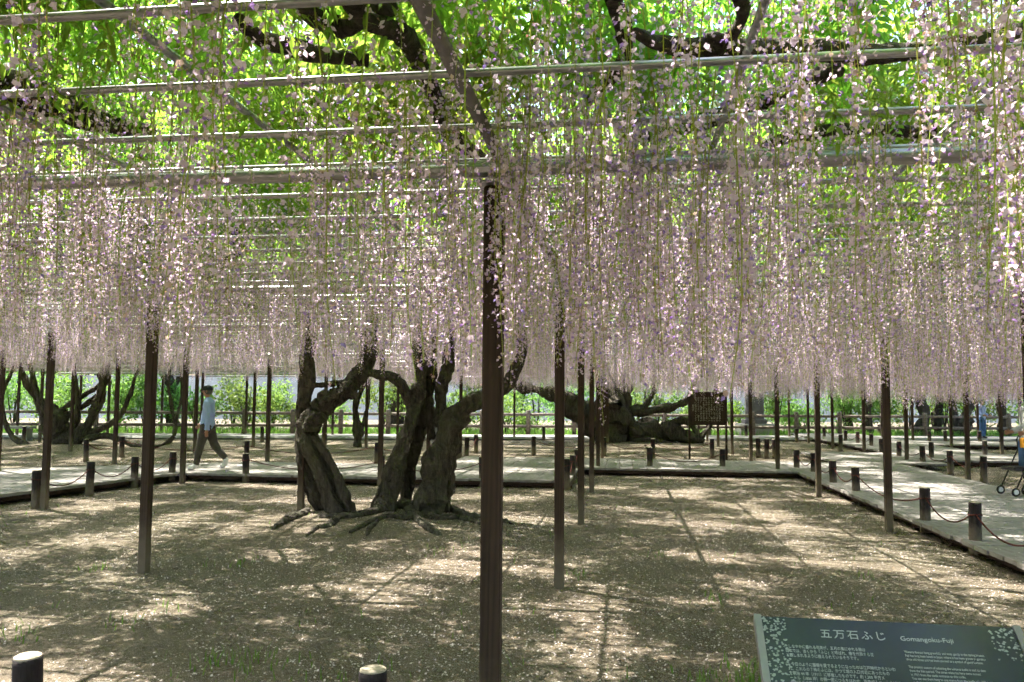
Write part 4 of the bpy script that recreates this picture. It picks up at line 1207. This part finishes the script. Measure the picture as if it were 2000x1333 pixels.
# stroller pushed by that person
ss_ = sp_ + [.20, -.05, 0]
st = empty('stroller', ss_ + [-.42, 0, 0], 'small stroller with black frame and orange bag half hidden by the edge post', 'stroller')
def rod(pts, r, name, mat):
    q = MB(); q.tube(np.array(pts) + ss_, r, 8); return q.build(name, M[mat], st, True)
for y in (-.2, .2):
    rod([(-.27, y, .98), (-.34, y, .86), (-.22, y, .10)], .011, 'handle_bar', 'black')
    rod([(-.32, y, .72), (-.62, y, .10)], .011, 'front_leg', 'black')
    for x in (-.22, -.62):
        q = MB(); a = np.linspace(0, 2 * math.pi, 19)
        q.tube(np.column_stack([x + .055 * np.cos(a), np.full(19, y), .07 + .055 * np.sin(a)]) + ss_, .014, 8, cap=False)
        wq = q.build('wheel', M['black'], st, True)
        q = MB(); q.tube(np.array([[x, y - .012, .07], [x, y + .012, .07]]) + ss_, .04, 10); q.build('hub', M['white'], wq)
rod([(-.27, -.2, .98), (-.27, .2, .98)], .013, 'grip', 'black')
rod([(-.30, -.2, .60), (-.44, -.2, .36)], .022, 'strap', 'white')
MB().box(ss_ + [-.45, 0, .42], (.34, .36, .06), 0, bevel=.02).build('seat', M['black'], st)
MB().box(ss_ + [-.31, 0, .62], (.06, .36, .44), 0, bevel=.02).build('backrest', M['jeans'], st)
MB().box(ss_ + [-.30, -.06, .82], (.12, .34, .16), 0, bevel=.035).build('bag', M['orange'], st)

# ------------------------------------------------------------------ bushes and trees beyond the fence
def leaf_cloud(c, r, n, size, rs, lumps=9):
    cs = [(np.array(c) + rs.normal(0, .42, 3) * r * [1, 1, .75], rs.uniform(.35, .6)) for _ in range(lumps)]
    k = rs.integers(0, lumps, n); ctr = np.array([a[0] for a in cs])[k]; rr = np.array([a[1] for a in cs])[k]
    d = rs.normal(0, 1, (n, 3)); d /= np.linalg.norm(d, axis=1)[:, None]
    p = ctr + d * (rr * rs.random(n) ** .35)[:, None] * np.asarray(r)
    p = p[p[:, 2] > .05]; n = len(p)
    a = rs.normal(0, 1, (n, 3)); a /= np.linalg.norm(a, axis=1)[:, None]
    b = np.cross(a, rs.normal(0, 1, (n, 3))); b /= np.linalg.norm(b, axis=1)[:, None] + 1e-9
    s = size * rs.uniform(.6, 1.3, (n, 1))
    V = np.stack([p - a * s, p + b * s * .45, p + a * s, p - b * s * .45], 1).reshape(-1, 3)
    return V, np.arange(n * 4).reshape(-1, 4)
shrub_labels = [('bright green leafy shrub behind the log fence', 'bush'), ('dark glossy shrub behind the log fence', 'bush2')]
rsb = np.random.default_rng(8)
for k in range(58):
    s = -10 + k * 1.16 + rsb.uniform(-.5, .5)
    t = -rsb.uniform(1.6, 4.5); dark = rsb.random() < .22
    c = FL(s, t); hgt = rsb.uniform(1.2, 1.8) if rsb.random() < .25 else rsb.uniform(2.2, 3.6)
    if 14 < s < 15.5: continue
    V, Fq = leaf_cloud((0, 0, hgt * .62), np.array([1.25, 1.25, hgt * .62]), 1500, .085, rsb)
    ft = c - FA; ps = s * fd + FA; sx_ = project(FL(s, t, 1.0))[0]
    where = next(w_ for lim, w_ in ((300, 'across the path from the sprawling stump'), (560, 'across the path from the walking man'), (960, 'across the path from the twisted wisteria'), (1420, 'across the path from the reclining wisteria'), (1640, 'behind the stone monument'), (9e9, 'near the leaning wisteria')) if sx_ < lim)
    lab = ('dark glossy ' if dark else 'bright green ') + ('tall' if hgt > 2.9 else 'low' if hgt < 2.2 else 'mid-sized') + ' shrub behind the log fence ' + where
    e = empty('shrub', c, lab, 'shrub', lab + ' (shrubs)')
    me = fast_mesh('foliage', V, Fq, None, [M['bush2' if dark else 'bush']])
    o = bpy.data.objects.new('foliage', me); COL.objects.link(o); o.parent = e
    q = MB()
    for j in range(4):
        a = j * 1.6 + rsb.random(); q.tube([c + [0, 0, -.05], c + [math.cos(a) * .25, math.sin(a) * .25, hgt * .5], c + [math.cos(a) * .6, math.sin(a) * .6, hgt * .95]], [.035, .025, .008], 6)
    q.build('stem', M['bark2'], e)
TL_ = [(336, 838, 11, 'grey forked trunk rising behind the fence'), (776, 838, 17, 'stout dark tree rising behind the twisted wisteria'), (1656, 836, 12, 'dark tree beyond the fence near the walkway end'),
       (1698, 836, 9, 'thin dark tree beyond the fence beside a stouter one'), (1800, 838, 13, 'stout brown tree beyond the fence near the leaning wisteria'), (1831, 838, 9, 'thin brown tree close to the stout one beyond the fence'), (1958, 838, 10, 'dark tree beyond the fence past the leaning wisteria'),
       (1460, 836, 7, 'thin tree beyond the stone monument')]
for k, (x, y, r, lab) in enumerate(TL_):
    d = 39.5 + (k % 3) * .6; b = PX(x, y, d); b[2] = 0
    e = empty('tree', b, lab, 'tree', 'trees beyond the fence')
    yb = project(b)[1]; rs = np.random.default_rng(k)
    limb([(x, yb + 4, 0, r * 1.4), (x + rs.uniform(-3, 3), yb - 40, 0, r), (x + rs.uniform(-8, 8), yb - 90, 0, r * .9), (x + rs.uniform(-16, 16), yb - 170, 0, r * .6), (x + rs.uniform(-24, 24), yb - 260, 0, r * .35)], d, seed=k, sides=10, lobe=.1).build('trunk', M['bark2'], e, True)
    for sgn_ in (-1, 1):
        limb([(x, yb - 80, 0, r * .6), (x + sgn_ * 30, yb - 130, .3, r * .4), (x + sgn_ * 62, yb - 190, .5, r * .2)], d, seed=k + 30, sides=8, lobe=.1).build('limb', M['bark2'], e, True)
    V, Fq = leaf_cloud((0, 0, 5.8), np.array([3.0, 3.0, 2.6]), 4200, .11, rs, 12)
    o = bpy.data.objects.new('crown', fast_mesh('crown', V, Fq, None, [M['bush']])); COL.objects.link(o); o.parent = e

# far bank across the water
q = MB()
for k in range(2):
    z0, z1, t0, t1 = ((-.05, 3.2, -26, -29), (3.2, 3.25, -29, -60))[k]
    q.add([FL(-90, t0, z0), FL(150, t0, z0), FL(150, t1, z1), FL(-90, t1, z1)], [(0, 1, 2, 3)])
o = q.build('embankment', M['bank']); tag(o, kind='structure')
rs = np.random.default_rng(77)
Vs = []; nF = 0
for k in range(60):
    c = FL(-75 + k * 3.4 + rs.uniform(-1, 1), -33 - rs.uniform(0, 8)); h = rs.uniform(2.5, 5)
    V, _ = leaf_cloud((c[0], c[1], 3.2 + h * .4), np.array([3.2, 3.0, h]), 1500, .34, rs, 8); Vs.append(V)
V = np.concatenate(Vs)
o = bpy.data.objects.new('far_trees', fast_mesh('far_trees', V, np.arange(len(V)).reshape(-1, 4), None, [M['bush']])); COL.objects.link(o)
tag(o, 'far wooded bank seen through the gaps beyond the fence', 'woods', kind='stuff')

# ------------------------------------------------------------------ grass and fallen petals
def blades(P, h, wd, rs, lean=.5):
    n = len(P); a = rs.random(n) * 6.28; d = np.column_stack([np.cos(a), np.sin(a), np.zeros(n)])
    s = np.column_stack([-np.sin(a), np.cos(a), np.zeros(n)]); hh = h * rs.uniform(.5, 1.3, (n, 1)); up = np.array([0, 0, 1.0])
    ln = rs.uniform(.1, lean, (n, 1))
    V = np.stack([P - s * wd, P + s * wd, P + s * wd * .7 + up * hh * .6 + d * hh * ln * .4, P - s * wd * .7 + up * hh * .6 + d * hh * ln * .4,
                  P + up * hh + d * hh * ln], 1).reshape(-1, 3)
    i = np.arange(n)[:, None] * 5
    F3 = np.concatenate([i + [0, 1, 2], i + [0, 2, 3], i + [3, 2, 4]])
    return V, F3
rs = np.random.default_rng(4)
n = 26000; s = rs.uniform(-20, 60, n); t = rs.uniform(-4.5, .8, n)
Pg = FA + np.outer(s, fd) + np.outer(t, fn)
V, F3 = blades(Pg, .28, .012, rs)
o = bpy.data.objects.new('grass', fast_mesh('grass', V, F3, None, [M['grass']])); COL.objects.link(o)
tag(o, 'bright green grass growing under the log fence', 'grass', kind='stuff')
Pw = []
for x, y, k, r in [(470, 1298, 60, .16), (430, 1290, 25, .12), (1600, 1325, 0, 0), (1640, 1322, 0, 0), (1400, 1330, 45, .12), (1470, 1332, 55, .07), (640, 1318, 12, .1), (865, 1078, 22, .12), (1395, 1165, 16, .07), (1132, 1125, 16, .06), (325, 1190, 14, .1), (180, 1115, 20, .08),
                   (15, 1250, 20, .1), (1690, 1130, 10, .1), (260, 1220, 14, .12), (1290, 1090, 10, .05), (450, 1105, 24, .1), (760, 1310, 10, .1), (20, 905, 10, .15), (1085, 1045, 12, .1), (1460, 1310, 26, .06)]:
    g = GP(x, y)
    for _ in range(k):
        a = g[:2] + rs.normal(0, r, 2); Pw.append([a[0], a[1], float(ground_z(a[0], a[1]))])
for _ in range(900):
    a = np.array([rs.uniform(-7, 6), rs.uniform(3, 14)])
    if vnoise(a[0] * 1.5, a[1] * 1.5, 4) > .62: Pw.append([a[0], a[1], float(ground_z(*a))])
V, F3 = blades(np.array(Pw), .07, .004, rs, .9)
o = bpy.data.objects.new('weeds', fast_mesh('weeds', V, F3, None, [M['grass']])); COL.objects.link(o)
tag(o, 'scattered small green weeds and grass tufts on the bare soil', 'weeds', kind='stuff')

n = 200000
d = rs.random(n) ** .62 * 21 + 1.6
x = rs.uniform(-.72, .72, n) * d + rs.normal(0, .6, n)
ok = rs.random(n) < np.clip((fbm(x * 1.1, d * 1.1, 5) * .7 + fbm(x * .3, d * .3, 6) * .5 - .28) * 2.2, .12, 1)
x, d = x[ok], d[ok]; n = len(x)
rel = np.column_stack([x, d]) - P0; uu = rel @ AX; vv = rel @ AY
ondeck = ((uu > 4.1) & (uu < 7) & (vv < 17)) | ((uu > -3.4) & (uu < 7) & (vv > 14.4) & (vv < 17.3)) | ((uu > -7.7) & (uu < -.4) & (vv > 11.5) & (vv < 14.4))
left = ((x < -6.4 - (15.6 - d) * .298) & (d < 16.4))
keepd = ~(ondeck | left) | (rs.random(n) < .10)
x, d, ondk = x[keepd], d[keepd], (ondeck | left)[keepd]; n = len(x)
P = np.column_stack([x, d, np.where(ondk, DZ + .006, ground_z(x, d) + .004)])
a = rs.random(n) * 6.28; sz = rs.uniform(.0045, .0105, n)[:, None]
e1 = np.column_stack([np.cos(a), np.sin(a), rs.normal(0, .25, n)]) * sz; e2 = np.column_stack([-np.sin(a), np.cos(a), rs.normal(0, .25, n)]) * sz * .75
V = np.stack([P - e1, P + e2, P + e1 + [0, 0, .003], P - e2], 1).reshape(-1, 3)
o = bpy.data.objects.new('fallen_petals', fast_mesh('fallen_petals', V, np.arange(n * 4).reshape(-1, 4), (rs.random(n) < .35).astype(int), [M['litter'], M['litter2']])); COL.objects.link(o)
tag(o, 'pale fallen wisteria petals strewn over the brown soil', 'petals', kind='stuff')
